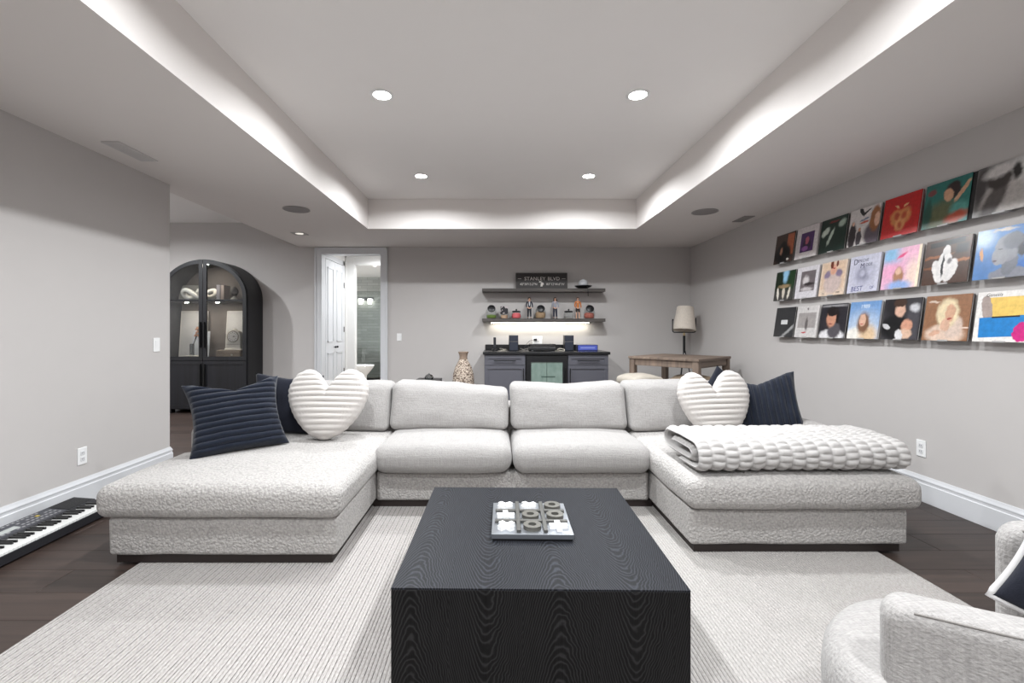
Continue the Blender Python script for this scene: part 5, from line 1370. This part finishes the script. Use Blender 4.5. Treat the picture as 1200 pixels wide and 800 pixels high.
# upper shelf
o = MB().bbox(-.22, .22, -.012, .012, 0, .24, .004, 1).build('grey_panel', mat('grey_stone', (158, 156, 150), .7, var=.1), None, False, (at(224, 7.10), 7.13, U), (R(-5), 0, 0)); tag(o, 'grey stone panel leaning behind the knot sculpture in arched cabinet', 'panel')
o = MB(); K = []
for i in range(90):
    a = 2 * PI * i / 90; K.append(((.16 + .06 * math.cos(2 * a)) * math.cos(a) * 1.1, .05 * math.sin(2 * a), .075 + .055 * math.sin(3 * a)))
o = MB().tube(K, .034, 12, closed=True)
zm = min(v[2] for v in o.v); o.v = [(x, y, z - zm) for x, y, z in o.v]
tag(o.build('knot_sculpture', CRM, None, True, (at(234, 6.95), 6.95, U)), 'cream chunky knot sculpture on the upper cabinet shelf', 'sculpture')
for i, (px, wd, h, c, lb) in enumerate(((257, .05, .225, (214, 208, 214), 'white book standing on the upper cabinet shelf'), (262, .045, .22, (206, 184, 172), 'pale pink book beside the white book in arched cabinet'))):
    t = thing('book', lb, 'book', (at(px, 6.95), 6.92, U), group='books in the arched cabinet')
    MB().box(-wd / 2 + .004, wd / 2 - .004, .004, .155, .004, h - .004).build('pages', mat('paper', (226, 220, 208), .8), t)
    cm = mat('bookcover_%d' % c[0], c, .6)
    b = MB(); b.box(-wd / 2, -wd / 2 + .0035, 0, .16, 0, h); b.box(wd / 2 - .0035, wd / 2, 0, .16, 0, h); b.box(-wd / 2 + .0035, wd / 2 - .0035, 0, .0035, 0, h)
    b.build('cover', cm, t)
t = thing('acorn_ornament', 'dark grey acorn ornament on white foot, upper cabinet shelf', 'ornament', (at(274.5, 6.95), 6.95, U))
MB().lathe([(.05, 0), (.045, .02), (.015, .045), (.014, .055)], 24).build('foot', CRM, t, 40)
MB().lathe([(.014, .0555), (.035, .06), (.042, .085), (.044, .095)], 24).build('cup', BLACK, t, 40)
MB().lathe([(.05, .0955), (.058, .12), (.052, .16), (.03, .19), (.008, .2), (0, .205)], 24).build('cap', mat('acorn_grey', (104, 100, 98), .6), t, 40)
# lower compartment
for px, wd, h, lb in ((226, .42, .74, 'pale framed canvas behind the flower vase in arched cabinet'), (277, .34, .74, 'pale framed canvas behind the cream clock in arched cabinet')):
    t = thing('framed_canvas', lb, 'picture', (at(px, 7.12), 7.11, Mz), (R(-5), 0, 0), 'canvases in the arched cabinet')
    MB().box(-wd / 2 + .014, wd / 2 - .014, -.006, .008, .014, h - .014).build('canvas', mat('canvas_pale', (196, 194, 192), .8, var=.12, vscale=9), t)
    MB().frame([(-wd / 2, 0), (wd / 2, 0), (wd / 2, h), (-wd / 2, h)], [(-wd / 2 + .014, .014), (wd / 2 - .014, .014), (wd / 2 - .014, h - .014), (-wd / 2 + .014, h - .014)], -.012, .012).build('frame', mat('canvas_frame', (210, 206, 200), .6), t)
o = MB().bbox(-.13, .13, -.006, .006, 0, .42, .003, 1).build('patterned_card', mat('card_blue_grey', (190, 194, 200), .7, var=.15, vscale=25), None, False, (at(234, 7.03), 7.04, Mz), (R(-6), 0, R(3))); tag(o, 'pale blue-grey card propped behind the flower vase', 'card')
for k, (wd, hh_) in enumerate(((.34, .026), (.28, .024))):
    t = thing('book', ('larger' if k == 0 else 'smaller') + ' white book lying flat under the flower vase', 'book', (at(222 + 2 * k, 6.9), 6.93, Mz + (0 if k == 0 else .0265)), (0, 0, R(4 * k)), 'books in the arched cabinet')
    MB().box(-wd / 2 + .004, wd / 2 - .004, -.1, .1, .003, hh_ - .003).build('pages', mat('paper', (226, 220, 208), .8), t)
    b = MB().box(-wd / 2, wd / 2, -.105, .105, 0, .003).box(-wd / 2, wd / 2, -.105, .105, hh_ - .003, hh_).box(-wd / 2, -wd / 2 + .004, -.105, .105, .003, hh_ - .003); b.build('cover', CRM, t)
VZ = Mz + .0508
t = thing('bud_vase', 'slim glass bud vase with dried orange flowers in arched cabinet', 'vase', (at(224, 6.9), 6.92, VZ))
MB().lathe([(.028, 0), (.03, .006), (.03, .17), (.024, .18)], 20).build('glass_tube', glass('vase_glass', (200, 206, 208), .2), t, 40)
rng = random.Random(5)
for k in range(3):
    dx, dy = rng.uniform(.0, .10), rng.uniform(-.03, .03); h = .30 + .05 * k
    st = MB().tube([(0, 0, .01), (dx * .3, dy * .3, .18), (dx, dy, h)], .003, 6).build('stem', mat('stem_brown', (70, 58, 46), .8), t, True)
    for q in range(5):
        a = q * 1.25; MB().lathe([(0, -.018), (.016, -.006), (.014, .008), (0, .018)], 8, (dx + .022 * math.cos(a), dy + .022 * math.sin(a), h + .012 * (q % 3))).build('blossom', mat('blossom_orange', (198, 146, 116), .8, var=.2), st, True)
t = thing('wooden_box', 'light wooden box with small knob under the cream clock', 'box', (at(273, 6.93), 6.95, Mz))
MB().bbox(-.21, .16, -.1, .1, 0, .135, .004, 1).build('case', plankwood('box_wood', (128, 110, 94), (160, 142, 124), 'x', .6, False), t)
MB().bbox(-.08, .15, -.106, -.1005, .015, .115, .002, 1).build('drawer', plankwood('box_wood2', (136, 118, 100), (166, 148, 130), 'x', .6, False), t)
MB().lathe([(.006, 0), (.012, .008), (.0, .016)], 12, (.035, -.1062, .065), axis='y').build('knob', CRM, t, True)
t = thing('mantel_clock', 'cream mantel clock with round dial in arched cabinet', 'clock', (at(274.5, 6.93), 6.95, Mz + .1353))
MB().bbox(-.13, .13, -.06, .06, 0, .022, .003, 1).build('base', CRM, t)
MB().prism([(-.105, .0222), (.105, .0222), (.105, .20)] + arc(0, .20, .105, .105, 0, 180, 20)[1:] , -.05, .05).build('case', CRM, t, 30)
MB().lathe([(.088, 0), (.088, .010), (.076, .012), (.076, .0)], 32, (0, -.0502, .205), axis='y').build('bezel', mat('bezel_taupe', (150, 140, 130), .5), t, 40)
MB().lathe([(.0755, .0), (.0755, .0115)], 32, (0, -.0502, .205), axis='y').build('dial', mat('dial_cream', (226, 220, 214), .6), t)
for k in range(12):
    a = PI / 6 * k; MB().box(-.003, .003, -.0636, -.0618, -.006, .006).build('hour_mark', BLACK, t, False, (.058 * math.sin(a), 0, .205 + .058 * math.cos(a)), (0, a, 0))
for a, l_ in ((R(100), .04), (R(70), .028)): MB().box(-.003, .003, -.0656, -.0638, 0, l_).build('hand', BLACK, t, False, (0, 0, .205), (0, a, 0))
MB().lathe([(.03, .3005), (.035, .31), (.02, .325), (.0, .33)], 18).build('finial', CRM, t, 40)
MB().box(-.1055, .1055, -.052, -.0502, .085, .09).build('moulding', mat('bezel_taupe', (150, 140, 130), .5), t)
